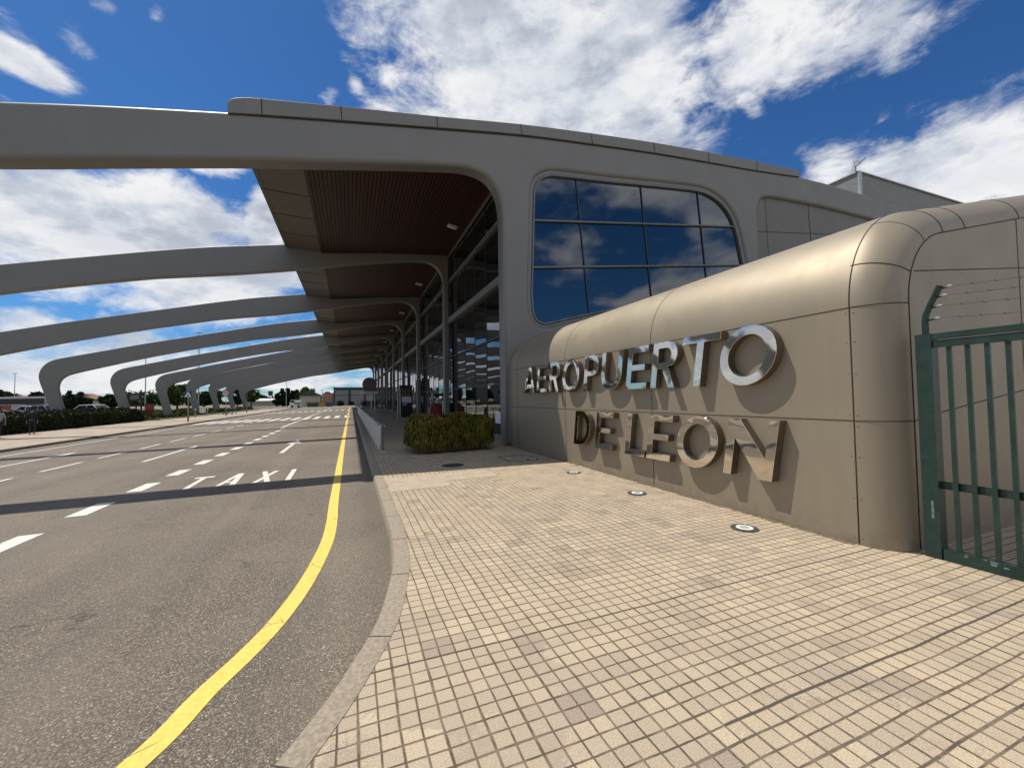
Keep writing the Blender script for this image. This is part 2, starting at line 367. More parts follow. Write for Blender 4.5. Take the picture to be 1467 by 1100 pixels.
def glassy(name, col, ior, rough=0.015, wave=0.0, period=None):
    t = mat(name)
    t.put(t.b.inputs['Base Color'], c4(col)); t.b.inputs['Roughness'].default_value = rough; t.b.inputs['IOR'].default_value = ior
    t.b.inputs['Specular IOR Level'].default_value = 0.5
    if wave:
        sx = t.new('ShaderNodeSeparateXYZ'); t.l.new(t.pos, sx.inputs[0])
        f = t.math('FRACT', t.math('DIVIDE', t.math('SUBTRACT', sx.outputs[1], 13.4), period))
        k = t.math('FLOOR', t.math('DIVIDE', t.math('SUBTRACT', sx.outputs[1], 13.4), period))
        q = t.math('POWER', t.math('SUBTRACT', f, 0.5), 2.0)
        tilt = t.math('MULTIPLY', t.math('SINE', t.math('MULTIPLY', k, 12.9)), t.math('SUBTRACT', f, 0.5))
        zt = t.math('MULTIPLY', t.math('SINE', t.math('MULTIPLY', k, 7.7)), t.math('MULTIPLY', sx.outputs[2], 0.12))
        h = t.math('ADD', t.math('ADD', q, t.math('MULTIPLY', tilt, 0.25)), t.math('ADD', zt, t.math('MULTIPLY', t.noise(t.pos, 0.55, 0), 0.35)))
        bn = t.new('ShaderNodeBump'); bn.inputs['Strength'].default_value = 1.0; bn.inputs['Distance'].default_value = wave
        t.put(bn.inputs['Height'], h); t.l.new(bn.outputs[0], t.b.inputs['Normal'])
    return t.m
def steel():
    t = mat('polished_steel')
    t.b.inputs['Base Color'].default_value = (0.66, 0.61, 0.54, 1); t.b.inputs['Metallic'].default_value = 1; t.b.inputs['Roughness'].default_value = 0.05
    bn = t.new('ShaderNodeBump'); bn.inputs['Strength'].default_value = 0.16; bn.inputs['Distance'].default_value = 0.02
    t.put(bn.inputs['Height'], t.noise(t.pos, 3.5, 1, 0.4)); t.l.new(bn.outputs[0], t.b.inputs['Normal'])
    return t.m
def wood():
    t = mat('timber_slats')
    sx = t.new('ShaderNodeSeparateXYZ'); t.l.new(t.pos, sx.inputs[0])
    k = t.math('FLOOR', t.math('DIVIDE', sx.outputs[0], 0.14))
    wn = t.new('ShaderNodeTexWhiteNoise', noise_dimensions='1D'); t.l.new(k, wn.inputs['W'])
    mp = t.new('ShaderNodeMapping'); t.l.new(t.pos, mp.inputs[0]); mp.inputs['Scale'].default_value = (9, 0.5, 9)
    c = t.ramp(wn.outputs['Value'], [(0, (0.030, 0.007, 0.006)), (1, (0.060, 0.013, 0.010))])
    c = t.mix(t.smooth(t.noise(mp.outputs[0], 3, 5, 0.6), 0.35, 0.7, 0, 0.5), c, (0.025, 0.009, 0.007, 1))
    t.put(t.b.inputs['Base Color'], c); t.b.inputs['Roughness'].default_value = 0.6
    return t.m
def leafmat(name, a, b, trans=0.25):
    t = mat(name)
    c = t.mix(t.smooth(t.noise(t.pos, 1.8, 4, 0.6), 0.3, 0.7), c4(a), c4(b))
    wn = t.new('ShaderNodeTexWhiteNoise', noise_dimensions='3D'); t.l.new(t.vmath('FLOOR', t.vmath('SCALE', t.pos, scale=9.0)), wn.inputs['Vector'])
    c = t.mix(t.math('MULTIPLY', wn.outputs['Value'], 0.5), c, c4(tuple(x*0.5 for x in a)))
    t.put(t.b.inputs['Base Color'], c); t.b.inputs['Roughness'].default_value = 0.9; t.b.inputs['Specular IOR Level'].default_value = 0.03
    return t.m
M_PAVE = paving('paving'); M_ASPH = asphalt()
M_WHITE = paint('white_paint', (0.70, 0.68, 0.62), 0.7); M_YEL = paint('yellow_paint', (0.76, 0.59, 0.12), 0.95)
M_KERB = simple('kerb_concrete', (0.265, 0.222, 0.168), 0.85, var=0.22, scale=35, bump=0.5, bscale=90)
M_CONC = simple('concrete', (0.34, 0.32, 0.28), 0.85, var=0.2, scale=3, bump=0.3)
M_LPAVE = simple('left_paving', (0.33, 0.272, 0.21), 0.85, var=0.15, scale=1.2, bump=0.3)
M_SIGNW = metalpanel('champagne_metal', (0.302, 0.258, 0.188), 0.36, 0.52, (0.276, 0.240, 0.180))
M_GREY = metalpanel('grey_render', (0.205, 0.203, 0.192), 0.15, 0.5)
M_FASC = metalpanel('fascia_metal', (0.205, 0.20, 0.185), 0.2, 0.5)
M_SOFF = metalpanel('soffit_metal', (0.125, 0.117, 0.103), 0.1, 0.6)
M_RECESS = metalpanel('recess_panel', (0.165, 0.158, 0.138), 0.15, 0.5)
M_JOINT = simple('joint_dark', (0.045, 0.038, 0.03), 0.9)
M_RIVET = simple('rivet', (0.16, 0.13, 0.10), 0.5, 0.5)
M_STEEL = steel(); M_WOOD = wood()
M_WGLASS = glassy('window_glass', (0.003, 0.018, 0.042), 2.1, 0.03, 0.010, 3.0)
M_CGLASS = glassy('curtain_glass', (0.003, 0.006, 0.010), 2.0, 0.008, 0.022, 1.77)
M_ALU = simple('aluminium_frame', (0.36, 0.36, 0.34), 0.35, 0.6)
M_WFR = simple('window_frame_metal', (0.17, 0.17, 0.165), 0.4, 0.5)
M_DKFR = simple('dark_frame', (0.06, 0.065, 0.07), 0.45, 0.4)
M_GREEN = simple('green_gate_paint', (0.010, 0.034, 0.027), 0.42, 0.0, var=0.25, scale=9, bump=0.25, bscale=60)
M_GREENW = simple('worn_green_paint', (0.15, 0.19, 0.17), 0.6, 0.0, var=0.4, scale=20)
M_BLACK = simple('black_plastic', (0.012, 0.012, 0.013), 0.4)
M_BOLL = simple('bollard_steel', (0.42, 0.44, 0.45), 0.35, 0.7, var=0.1, scale=12)
M_GALV = simple('galvanised', (0.40, 0.41, 0.41), 0.4, 0.7)
M_HEDGE = leafmat('hedge_leaf', (0.028, 0.040, 0.018), (0.052, 0.066, 0.026))
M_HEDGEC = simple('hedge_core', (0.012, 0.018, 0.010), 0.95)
M_PLLEAF = leafmat('planter_leaf', (0.075, 0.075, 0.017), (0.20, 0.155, 0.035))
M_PLSHADE = leafmat('planter_shade_core', (0.010, 0.011, 0.004), (0.022, 0.018, 0.006))
M_GRASS = leafmat('grass', (0.05, 0.075, 0.022), (0.11, 0.12, 0.04))
M_TREE = [leafmat('leaf_mid', (0.035, 0.065, 0.018), (0.075, 0.115, 0.03)), leafmat('leaf_dark', (0.018, 0.036, 0.020), (0.035, 0.055, 0.024)), leafmat('leaf_light', (0.075, 0.12, 0.028), (0.13, 0.18, 0.045))]
M_BARK = simple('bark', (0.09, 0.07, 0.05), 0.9, bump=0.6)
M_RED = simple('red_paint', (0.30, 0.035, 0.02), 0.4); M_REDD = simple('dark_red', (0.15, 0.02, 0.02), 0.4)
M_WPAINT = simple('white_car_paint', (0.75, 0.75, 0.74), 0.2); M_SILV = simple('silver_paint', (0.42, 0.43, 0.45), 0.25, 0.6)
M_DKCAR = simple('dark_car_paint', (0.03, 0.035, 0.045), 0.15); M_TYRE = simple('tyre', (0.02, 0.02, 0.02), 0.85)
M_AGLASS = glassy('auto_glass', (0.01, 0.012, 0.014), 1.35, 0.05)
M_BLUE = simple('sign_blue', (0.02, 0.09, 0.22), 0.5); M_SW = simple('sign_white', (0.75, 0.75, 0.73), 0.5)
M_GROUND = simple('dry_ground', (0.16, 0.14, 0.08), 0.95, var=0.35, scale=0.05)

# ------------------------------------------------------------------ ground, road, pavements
def rz(x): return -0.128 + 0.02*x
def S(o, kind='structure'): o['kind'] = kind; return o
S(mobj('ground', [(-2500, -2500, -0.62), (2500, -2500, -0.62), (2500, 3500, -0.62), (-2500, 3500, -0.62)], [(0, 1, 2, 3)], M_GROUND))
XL = -14.35
# kerb line of the near pavement (road side, top edge)
kerb = [(-14, -6.4), (-9, -4.0), (-5.2, -1.75), (-2.6, -0.15), (-1.35, 0.80), (-0.72, 1.56), (-0.345, 2.17), (-0.18, 2.45), (-0.02, 2.78), (0.18, 3.29), (0.32, 3.92), (0.40, 4.40), (0.455, 5.20), (0.465, 5.9), (0.465, 6.9), (0.465, 8.0), (0.465, 10), (0.465, 14)]
kerb = [Vector((p[0], p[1], 0)) for p in catmull([(a, b, 0) for a, b in kerb], 5)]
kerb += [Vector((0.465, y, 0)) for y in (20, 40, 70, 112)]
def offs(pl, d):
    out = []
    for i, p in enumerate(pl):
        tdir = (pl[min(i+1, len(pl)-1)]-pl[max(i-1, 0)]).normalized()
        out.append(p + Vector((tdir.y, -tdir.x, 0))*d)
    return out
kin = offs(kerb, 0.165)
# road sheet with crossfall
xs = [XL+0.02, -10, -6, -3, -1, 0.2, 0.42]
vs = []; fs = []
ys = [-40, -10, 0, 5, 10, 20, 40, 80, 150]
def roadx(y):
    return xs
for y in ys:
    for x in [XL+0.02, -10, -6, -2, 1.0]: vs.append((x, y, rz(x)))
n = 5
for j in range(len(ys)-1):
    for i in range(n-1):
        a = j*n+i; fs.append((a, a+1, a+n+1, a+n))
S(mobj('road', vs, fs, M_ASPH))
# cross road and yard at the far end
S(mobj('far_yard', [(-60, 112.6, -0.34), (XL-0.3, 112.6, -0.34), (XL-0.3, 150, -0.34), (30, 150, -0.34), (30, 165, -0.34), (-60, 165, -0.34)], [(0, 1, 2, 3, 4, 5)], M_ASPH))
# kerb
mb = MB()
ch = 0.02
prof = []
for i, (a, b) in enumerate(zip(kerb, kin)):
    dn = (b-a).normalized(); a_ = a - dn*0.025
    ln = [Vector((a_.x, a_.y, -0.7)), Vector((a_.x, a_.y, -0.12)), Vector((a.x, a.y, -0.012)), Vector((a.x, a.y, 0))+dn*0.015+Vector((0, 0, 0.004)), Vector((b.x, b.y, 0.004)), Vector((b.x, b.y, -0.2))]
    prof.append(ln)
for i in range(len(prof)-1):
    for j in range(5): mb.quad(prof[i][j], prof[i+1][j], prof[i+1][j+1], prof[i][j+1])
o = mb.build('kerb', M_KERB, smooth=False, fix=False); S(o)
bm = bmesh.new(); bm.from_mesh(o.data); bmesh.ops.remove_doubles(bm, verts=bm.verts, dist=1e-4); bmesh.ops.recalc_face_normals(bm, faces=bm.faces); bm.to_mesh(o.data); bm.free(); shade(o, 50)
# kerb joints
mb = MB(); L = 0; nxt = 0.3
for i in range(len(kerb)-1):
    seg = (kerb[i+1]-kerb[i]).length
    while nxt < L+seg:
        f = (nxt-L)/seg; a = kerb[i].lerp(kerb[i+1], f); b = kin[i].lerp(kin[i+1], f); d = (kerb[i+1]-kerb[i]).normalized()*0.004
        z = Vector((0, 0, 0.0065)); mb.quad(a-d+z, b-d+z, b+d+z, a+d+z); nxt += 1.0
        if nxt > 45: break
    L += seg
S(mb.build('kerb_joints', M_JOINT))
# near pavement
pv = [(p.x, p.y, 0) for p in kin] + [(40, 112, 0), (40, -20, 0), (-14, -20, 0)]
tri = geometry.tessellate_polygon([[Vector(p) for p in pv]])
o = mobj('pavement', pv, [tuple(t_) for t_ in tri], M_PAVE); S(o)
bm = bmesh.new(); bm.from_mesh(o.data); bmesh.ops.recalc_face_normals(bm, faces=bm.faces)
if bm.faces[0].normal.z < 0: bmesh.ops.reverse_faces(bm, faces=bm.faces)
bm.to_mesh(o.data); bm.free()
S(mobj('plain_slab_patch', [(0.66, 7.62, 0.004), (1.75, 7.62, 0.004), (1.75, 8.15, 0.004), (2.9, 8.15, 0.004), (2.9, 8.95, 0.004), (0.66, 8.95, 0.004)], [(0, 1, 2, 3, 4, 5)], simple('plain_slab', (0.37, 0.315, 0.235), 0.85, var=0.12, scale=4, bump=0.2)))
# dirt strip along the sign wall
t = mat('dirt_strip'); t.put(t.b.inputs['Base Color'], t.mix(t.smooth(t.noise(t.pos, 30, 4, 0.7), 0.4, 0.65), (0.10, 0.075, 0.05, 1), (0.22, 0.15, 0.09, 1))); t.b.inputs['Roughness'].default_value = 1
tr = t.new('ShaderNodeBsdfTransparent'); ms = t.new('ShaderNodeMixShader'); sx = t.new('ShaderNodeSeparateXYZ'); t.l.new(t.obj, sx.inputs[0])
al = t.smooth(t.math('ADD', t.math('MULTIPLY', t.math('SUBTRACT', 5.10, sx.outputs[0]), 5.0), t.math('MULTIPLY', t.noise(t.pos, 6, 5, 0.75), 1.4)), 0.75, 1.05, 1, 0)
t.put(ms.inputs[0], al); t.l.new(tr.outputs[0], ms.inputs[1]); t.l.new(t.b.outputs[0], ms.inputs[2]); t.l.new(ms.outputs[0], t.n['Material Output'].inputs[0])
S(mobj('dirt_strip', [(4.78, 2.8, 0.004), (5.2, 2.8, 0.004), (5.2, 13, 0.004), (4.78, 13, 0.004)], [(0, 1, 2, 3)], t.m))

# left pavement and kerb
mb = MB(); zt = -0.285
def lx(y): return XL
pf = lambda y: [Vector((XL+0.02, y, -0.7)), Vector((XL+0.02, y, zt-0.02)), Vector((XL, y, zt)), Vector((XL-0.16, y, zt))]
Y_ = [-40, 0, 30, 60, 112.5]
for a, b in zip(Y_, Y_[1:]):
    p, q = pf(a), pf(b)
    for j in range(3): mb.quad(p[j], q[j], q[j+1], p[j+1])
S(mb.build('left_kerb', M_KERB))
S(mobj('left_pavement', [(XL-0.16, -40, zt), (-24, -40, zt), (-24, 112.5, zt), (XL-0.16, 112.5, zt)], [(0, 1, 2, 3)], M_LPAVE))
S(mobj('verge', [(-24, -40, -0.3), (-140, -40, -0.3), (-140, 170, -0.3), (-24, 170, -0.3)], [(0, 1, 2, 3)], simple('verge_soil', (0.10, 0.11, 0.045), 0.95, var=0.35, scale=0.6)))
mb = MB().box((-70, 92, -0.15), (70, 110, 0.5)); S(mb.build('car_park', simple('car_park_asphalt', (0.10, 0.095, 0.085), 0.9)))

# ------------------------------------------------------------------ road markings
def strip(mb, pts, z=0.004): 
    mb.add([(p[0], p[1], rz(p[0])+z) for p in pts], [tuple(range(len(pts)))])
mb = MB()
ye = [(-9.0, -1.9), (-5.4, -0.55), (-3.2, 0.55), (-2.2, 1.25), (-1.55, 1.88), (-1.02, 2.63), (-0.845, 3.10), (-0.69, 3.46), (-0.565, 3.83), (-0.445, 4.36), (-0.355, 4.99), (-0.285, 5.74), (-0.268, 6.6), (-0.285, 7.8), (-0.29, 9.4), (-0.305, 14), (-0.32, 25), (-0.33, 60), (-0.33, 111)]
yc = catmull([(a, b, 0) for a, b in ye], 6); l = offs(yc, -0.075); r = offs(yc, 0.075)
for i in range(len(yc)-1):
    mb.add([(q.x, q.y, rz(q.x)+0.004) for q in (l[i], r[i], r[i+1], l[i+1])], [(0, 1, 2, 3)])
S(mb.build('yellow_line', M_YEL))
mb = MB()
def rect(mb, x0, x1, y0, y1): strip(mb, [(x0, y0), (x1, y0), (x1, y1), (x0, y1)])
for k in range(-3, 13):
    y = 7.08+1.965*k
    rect(mb, -4.42, -4.14, y, y+0.98)
rect(mb, -4.68, -4.50, 33.0, 45.3); rect(mb, -4.68, -4.50, 52.8, 77.7); rect(mb, -4.68, -4.50, 83.5, 110)
for y in [10, 13.1, 16.16, 19.1, 22.2, 25.35, 28.55, 31.9, 35.1, 38.3, 41.6]: rect(mb, -8.49, -8.37, y, y+2.0)
rect(mb, -13.06, -12.94, -20, 44.6); rect(mb, -13.06, -12.94, 53, 77)
S(mb.build('lane_markings', M_WHITE))
mb = MB()
for x, y0, y1, y2, wd in ((-6.31, 16.83, 20.4, 22.0, 0.13), (-10.62, 16.9, 21.0, 22.6, 0.13), (-2.30, 16.38, 19.8, 21.45, 0.14)):
    rect(mb, x-wd/2, x+wd/2, y0, y1-0.03); strip(mb, [(x-0.28, y1), (x+0.28, y1), (x, y2)])
S(mb.build('arrow_markings', M_WHITE))
mb = MB()
for k in range(0, 14):
    for y0, y1 in ((45.75, 52.4), (78.2, 83.0)):
        x = -0.66-k
        if -14.2 < x: rect(mb, x-0.02, x+0.48, y0, y1)
S(mb.build('zebra_crossing', M_WHITE))
mb = MB()
def seg(mb, a, b, w_, z=0.004):
    a = Vector((*a, 0)); b = Vector((*b, 0)); 
    h = w_/2
    strip(mb, [(a.x-h, a.y), (a.x+h, a.y), (b.x+h, b.y), (b.x-h, b.y)], z)
seg(mb, (-3.30, 10.66), (-3.34, 12.055), 0.11); rect(mb, -3.54, -3.14, 12.06, 12.24)
seg(mb, (-2.73, 10.65), (-2.63, 12.28), 0.09); seg(mb, (-2.44, 10.62), (-2.60, 12.28), 0.12, 0.0055); rect(mb, -2.67, -2.50, 11.03, 11.16)
seg(mb, (-2.035, 10.63), (-1.80, 12.23), 0.10); seg(mb, (-1.76, 10.60), (-2.085, 12.27), 0.115, 0.0055)
seg(mb, (-1.36, 10.60), (-1.395, 12.22), 0.11)
S(mb.build('taxi_lettering', M_WHITE))

# ------------------------------------------------------------------ terminal building
TB = empty('terminal_building', (5.5, 13.1, 0))
tag(TB, 'curved grey airport terminal with ribbed canopy over the road and red timber soffit', 'building')
Y0, SP, NR = 13.1, 10.6, 10
def part(o): return o
top_r = [(-3.15, 9.80), (-4.4, 9.60), (-6.4, 9.27), (-8.3, 8.88), (-10.3, 8.42), (-12.2, 7.98), (-13.8, 7.60), (-16.7, 6.93), (-18.9, 6.37), (-21.0, 5.83), (-22.2, 5.52), (-22.85, 5.30), (-23.28, 4.98), (-23.55, 4.55), (-23.66, 4.1), (-23.62, 3.6), (-23.3, 2.5), (-22.95, 1.24), (-22.7, -0.32)]
bot_r = [(-21.75, -0.32), (-22.1, 1.2), (-22.33, 2.2), (-22.48, 2.95), (-22.42, 3.45), (-22.18, 3.85), (-21.6, 4.18), (-19.6, 4.80), (-16.6, 5.66), (-13.6, 6.42), (-12.0, 6.80), (-9.0, 7.45), (-7.6, 7.68), (-5.4, 8.02), (-2.65, 8.52), (0, 9.07), (2.2, 9.46), (3.2, 9.60), (3.9, 9.66), (4.35, 9.60), (4.68, 9.42), (4.92, 9.12), (5.05, 8.75), (5.10, 8.35)]
def smooth2(pts, n=4): return [(p.x, p.y) for p in catmull([(a, b, 0) for a, b in pts], n)]
rib_loop = [(5.42, 0), (5.42, 10.15)] + [(4.5, 10.25), (2.2, 10.08), (0, 9.85), (-1.4, 9.70)] + smooth2(top_r) + smooth2(bot_r) + [(5.10, 0)]
for k in range(1, NR):
    y = Y0+SP*k
    if k == 1:
        rib0 = slab2d('canopy_rib', [rib_loop], y, y+0.38, M_GREY, TB, 0.06, 2); base_inv = rib0.matrix_parent_inverse.copy()
    else:
        o = rib0.copy(); COL.objects.link(o); o.parent = TB; o.matrix_parent_inverse = base_inv; o.location = (0, SP*(k-1), 0)
# front portal: rib, leg and end wall in one plate with openings
f_bot = [(-21.75, -0.32), (-22.1, 1.2), (-22.33, 2.2), (-22.48, 2.95), (-22.42, 3.45), (-22.18, 3.85), (-21.6, 4.18), (-19.6, 4.80), (-16.6, 5.60), (-13.6, 6.30), (-10.5, 6.95), (-7.65, 7.45), (-5.35, 7.92), (-2.6, 8.46), (-1.19, 8.70), (1.19, 9.12), (3.21, 9.44), (3.81, 9.46), (4.19, 9.39), (4.44, 9.27), (4.61, 9.10), (4.76, 8.86), (4.86, 8.55), (4.91, 8.15), (4.93, 7.6)]
f_top = [(34, 12.0), (34, 12.34), (26, 12.38), (22.5, 12.40), (20.58, 12.36), (17.6, 12.10), (14.6, 11.88), (11.65, 11.66), (8.65, 11.38), (5.7, 11.06), (2.68, 10.61), (-0.24, 10.16), (-2.33, 9.84), (-3.15, 9.72), (-5.65, 9.27), (-7.68, 8.86), (-10.3, 8.30), (-12.2, 7.90)] + top_r[6:]
front_loop = [(34, 0)] + f_top[:5] + smooth2(f_top[5:]) + smooth2(f_bot) + [(4.93, 0)]
win = smooth2([(6.04, 5.4), (6.12, 7.0), (6.19, 8.7), (6.24, 9.25), (6.44, 9.60), (6.85, 9.83), (7.5, 9.92), (9.5, 10.09), (12, 10.34), (13.8, 10.50), (14.5, 10.49), (15.1, 10.34), (15.6, 10.06), (16.0, 9.66), (16.28, 9.1), (16.5, 8.3), (16.66, 7.6)], 3) + [(16.8, 6.6), (12, 5.6), (8.56, 4.80)] + smooth2([(7.4, 4.52), (6.75, 4.34), (6.42, 4.32), (6.18, 4.46), (6.07, 4.78)], 3)
def scale_loop(lp, d):
    # offset a loop outwards by d
    n = len(lp); out = []
    sgn = 1 if area2(lp) > 0 else -1
    for i in range(n):
        a = Vector(lp[i-1]); b = Vector(lp[(i+1) % n]); tt = (b-a).normalized()
        out.append((lp[i][0]+tt.y*d*sgn, lp[i][1]-tt.x*d*sgn))
    return out
rec = [(17.62, 7.0)] + smooth2([(17.62, 9.4), (17.62, 10.1), (17.70, 10.5), (17.92, 10.80), (18.3, 10.93), (19.2, 11.02), (22.4, 11.12), (26, 11.1)], 3) + [(30, 11.0), (30, 7.0)]
slab2d('portal_wall', [front_loop, scale_loop(win, 0.17), rec], Y0, Y0+0.62, M_GREY, TB, 0.14, 4)
# front window
wf = slab2d('window_frame', [scale_loop(win, 0.20), scale_loop(win, 0.03)], Y0+0.09, Y0+0.22, M_GREY, TB, 0.04, 2)
wf = slab2d('window', [scale_loop(win, 0.035), scale_loop(win, -0.035)], Y0+0.06, Y0+0.20, M_ALU, TB, 0.02, 2)
wf.data.materials[0] = M_WFR
subpart(wf, TB)
slab2d('pane', [scale_loop(win, -0.01)], Y0+0.17, Y0+0.19, M_WGLASS, wf)
mb = MB()
def bar(mb, a, b, r, y): mb.tube([(a[0], y, a[1]), (b[0], y, b[1])], r, 8)
bar(mb, (6.16, 8.05), (16.34, 9.26), 0.042, Y0+0.11); mb.build('glazing_bar', M_WFR, wf, True)
mb = MB(); bar(mb, (6.09, 6.32), (16.68, 7.53), 0.042, Y0+0.11); mb.build('glazing_bar', M_WFR, wf, True)
for a, b in (((7.99, 9.97), (8.45, 4.78)), ((11.03, 10.26), (11.45, 5.45)), ((14.09, 10.50), (14.52, 6.1))):
    mb = MB(); bar(mb, a, b, 0.024, Y0+0.14); mb.build('glazing_bar', M_DKFR, wf, True)
# blind panel right of the window
rp = slab2d('blind_panel', [rec], Y0+0.16, Y0+0.3, M_RECESS, TB)
mb = MB()
bar(mb, (17.62, 9.24), (30, 10.6), 0.012, Y0+0.155); bar(mb, (21.45, 11.1), (21.7, 7), 0.012, Y0+0.155); bar(mb, (18.35, 10.93), (18.5, 7), 0.008, Y0+0.155)
mb.build('panel_joint', M_JOINT, subpart(rp, TB))
# fascia strip on top
fb = [(-3.15, 9.63), (-2.33, 9.78), (-0.24, 10.12), (2.68, 10.58), (5.70, 11.03), (8.65, 11.34), (11.65, 11.62), (14.60, 11.83), (17.60, 12.03), (20.58, 12.30)]
ft = [(20.58, 12.60), (17.62, 12.47), (14.62, 12.27), (11.59, 12.04), (8.57, 11.74), (5.65, 11.40), (2.64, 10.95), (-0.04, 10.58), (-2.35, 10.24), (-2.85, 10.14), (-3.07, 10.04), (-3.17, 9.90)]
fl_ = smooth2(fb, 3) + smooth2(ft, 3)
fa = slab2d('fascia', [fl_], Y0-0.05, Y0+0.8, M_FASC, TB, 0.02, 2); subpart(fa, TB)
for (x, z), (x2, z2) in zip(fb[1:-1], [(-2.35, 10.24), (-0.27, 10.55), (2.64, 10.95), (5.65, 11.40), (8.57, 11.74), (11.59, 12.04), (14.62, 12.27), (17.62, 12.47)]):
    MB().tube([(x, Y0-0.05, z+0.01), (x2, Y0-0.05, z2-0.01)], 0.014, 6).build('panel_joint', M_JOINT, fa)
mb = MB(); pts = smooth2(fb, 3)
mb.tube([(x, Y0-0.02, z-0.012) for x, z in pts], 0.016, 6); mb.build('drip_joint', M_JOINT, fa)
# roof body behind the fascia
soff = [(-3.15, 9.66), (-1.45, 9.60), (0, 9.76), (2.2, 10.00), (4.5, 10.20), (6.2, 10.32)]
rl = soff + [(20.5, 11.6), (34, 11.6), (34, 12.2), (22, 12.25), (20.4, 12.5)] + ft[1:]
mb = MB().prism(rl, 'y', Y0+0.75, Y0+SP*9+0.9); mb.build('roof', M_FASC, TB)
# metal edge soffit and slats hung 2 cm under the roof
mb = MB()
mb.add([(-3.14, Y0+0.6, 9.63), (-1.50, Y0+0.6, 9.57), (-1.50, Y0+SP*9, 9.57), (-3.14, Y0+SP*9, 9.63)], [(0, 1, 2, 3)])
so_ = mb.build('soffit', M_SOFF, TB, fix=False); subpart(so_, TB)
mb = MB()
for k in range(9):
    for f in (0.2, 0.4, 0.6, 0.8): 
        y = Y0+SP*(k+f); mb.box((-2.32, y, 9.598), (1.62, 0.015, 0.03), M=Matrix.Rotation(math.atan2(0.06, 1.64), 3, 'Y'))
mb.box((-2.98, Y0+SP*4.5, 9.622), (0.012, SP*9, 0.01))
mb.build('panel_joint', M_JOINT, so_)
mb = MB(); x = -1.46
def sz(x):
    for (a, b), (c, d) in zip(soff, soff[1:]):
        if a <= x <= c: return b+(d-b)*(x-a)/(c-a)
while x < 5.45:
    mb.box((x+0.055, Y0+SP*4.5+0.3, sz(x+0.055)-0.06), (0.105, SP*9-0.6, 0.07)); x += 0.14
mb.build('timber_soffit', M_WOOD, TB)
mb = MB().add([(-1.5, Y0+0.5, sz(-1.45)-0.012), (5.6, Y0+0.5, sz(5.6)-0.012), (5.6, Y0+SP*9, sz(5.6)-0.012), (-1.5, Y0+SP*9, sz(-1.45)-0.012)], [(0, 1, 2, 3)])
mb.build('soffit_backing', M_BLACK, TB, fix=False)
for k in range(9):
    y = 19.25+SP*k
    mb = MB().box((4.62, y, 10.02), (0.46, 0.20, 0.12), rz=R_(20)); l_ = mb.build('soffit_light', M_SW, TB)
    if k > 5: break
# curtain wall
GX = 5.50
cw = MB().box((GX+0.06, Y0+0.62+(SP*9)/2, 5.2), (0.04, SP*9, 10.2)).build('curtain_wall', M_CGLASS, TB); subpart(cw, TB)
mb = MB(); yend = Y0+SP*9+0.6
mb.box((GX-0.05, (13.8+yend)/2, 6.25), (0.20, yend-13.8, 0.30)); mb.box((GX-0.02, (13.8+yend)/2, 8.64), (0.12, yend-13.8, 0.10))
mb.box((GX-0.06, (13.8+yend)/2, 10.15), (0.10, yend-13.8, 0.10))
mb.box((GX-0.04, (13.8+yend)/2, 0.09), (0.16, yend-13.8, 0.18))
mb.build('transom', M_GREY, cw)
mb = MB(); mb.box((GX, (13.8+yend)/2, 4.08), (0.08, yend-13.8, 0.06)); mb.box((GX+0.01, (13.8+yend)/2, 2.2), (0.06, yend-13.8, 0.04)); mb.build('transom', M_DKFR, cw)
mb = MB(); y = 13.4+1.77
while y < yend: mb.box((GX+0.03, y, 5.2), (0.022, 0.022, 10)); y += 1.77
mb.build('mullion', M_DKFR, cw)
MB().box((GX-0.03, 15.4, 0.86), (0.02, 0.60, 0.46)).build('door_notice', M_SW, cw)
# building mass behind the walls
mb = MB().prism([(5.62, 0), (33.9, 0), (33.9, 11.5), (6.5, 11.0), (5.62, 10.1)], 'y', Y0+0.64, Y0+SP*9+0.6); mb.build('body', M_GREY, TB)
# roof plant room
pr = MB().box((46.0, 21.6, 13.0), (40, 16.4, 1.5), rz=0).build('plant_room', M_FASC, TB); subpart(pr, TB)
mb = MB().box((26.05, 13.36, 13.0), (0.22, 0.10, 1.5)); mb.box((25.97, 15.3, 12.75), (0.06, 3.0, 0.10)); mb.box((46, 13.38, 13.77), (40.1, 0.12, 0.06)); mb.box((25.98, 21.6, 13.77), (0.12, 16.4, 0.06))
mb.build('trim', M_GALV, pr)
# antenna
an = empty('television_antenna', (25.9, 13.45, 13.8)); tag(an, 'small metal television antenna standing on the corner of the rooftop plant room', 'antenna')
mb = MB(); mb.tube([(25.9, 13.45, 13.78), (25.9, 13.45, 14.1)], 0.03, 6); mb.build('mast', M_GALV, an)
mb = MB(); a = Vector((25.85, 13.45, 14.02)); b = Vector((26.55, 13.3, 14.62)); mb.tube([a, b], 0.028, 6)
side = (b-a).cross(Vector((0, 0.4, 1))).normalized()
for i in range(9):
    p = a.lerp(b, 0.15+i*0.1); l2 = 0.34-0.02*i; mb.tube([p-side*l2*0.5, p+side*l2*0.5], 0.011, 4)
    q = Vector((0, 1, 0)); mb.tube([p-q*l2*0.5, p+q*l2*0.5], 0.011, 4)
mb.build('boom', M_GALV, an)
mb = MB()
for s_ in (-1, 1):
    for i in range(6):
        p = a + Vector((-0.1, 0, s_*0.07*i))+Vector((0.03*abs(i)*s_, 0, 0)); mb.tube([p-Vector((0.14, 0.2, 0)), p+Vector((0.14, 0.2, 0))], 0.008, 4)
    mb.tube([a, a+Vector((-0.1, 0, s_*0.4))], 0.012, 4)
mb.build('reflector', M_GALV, an)

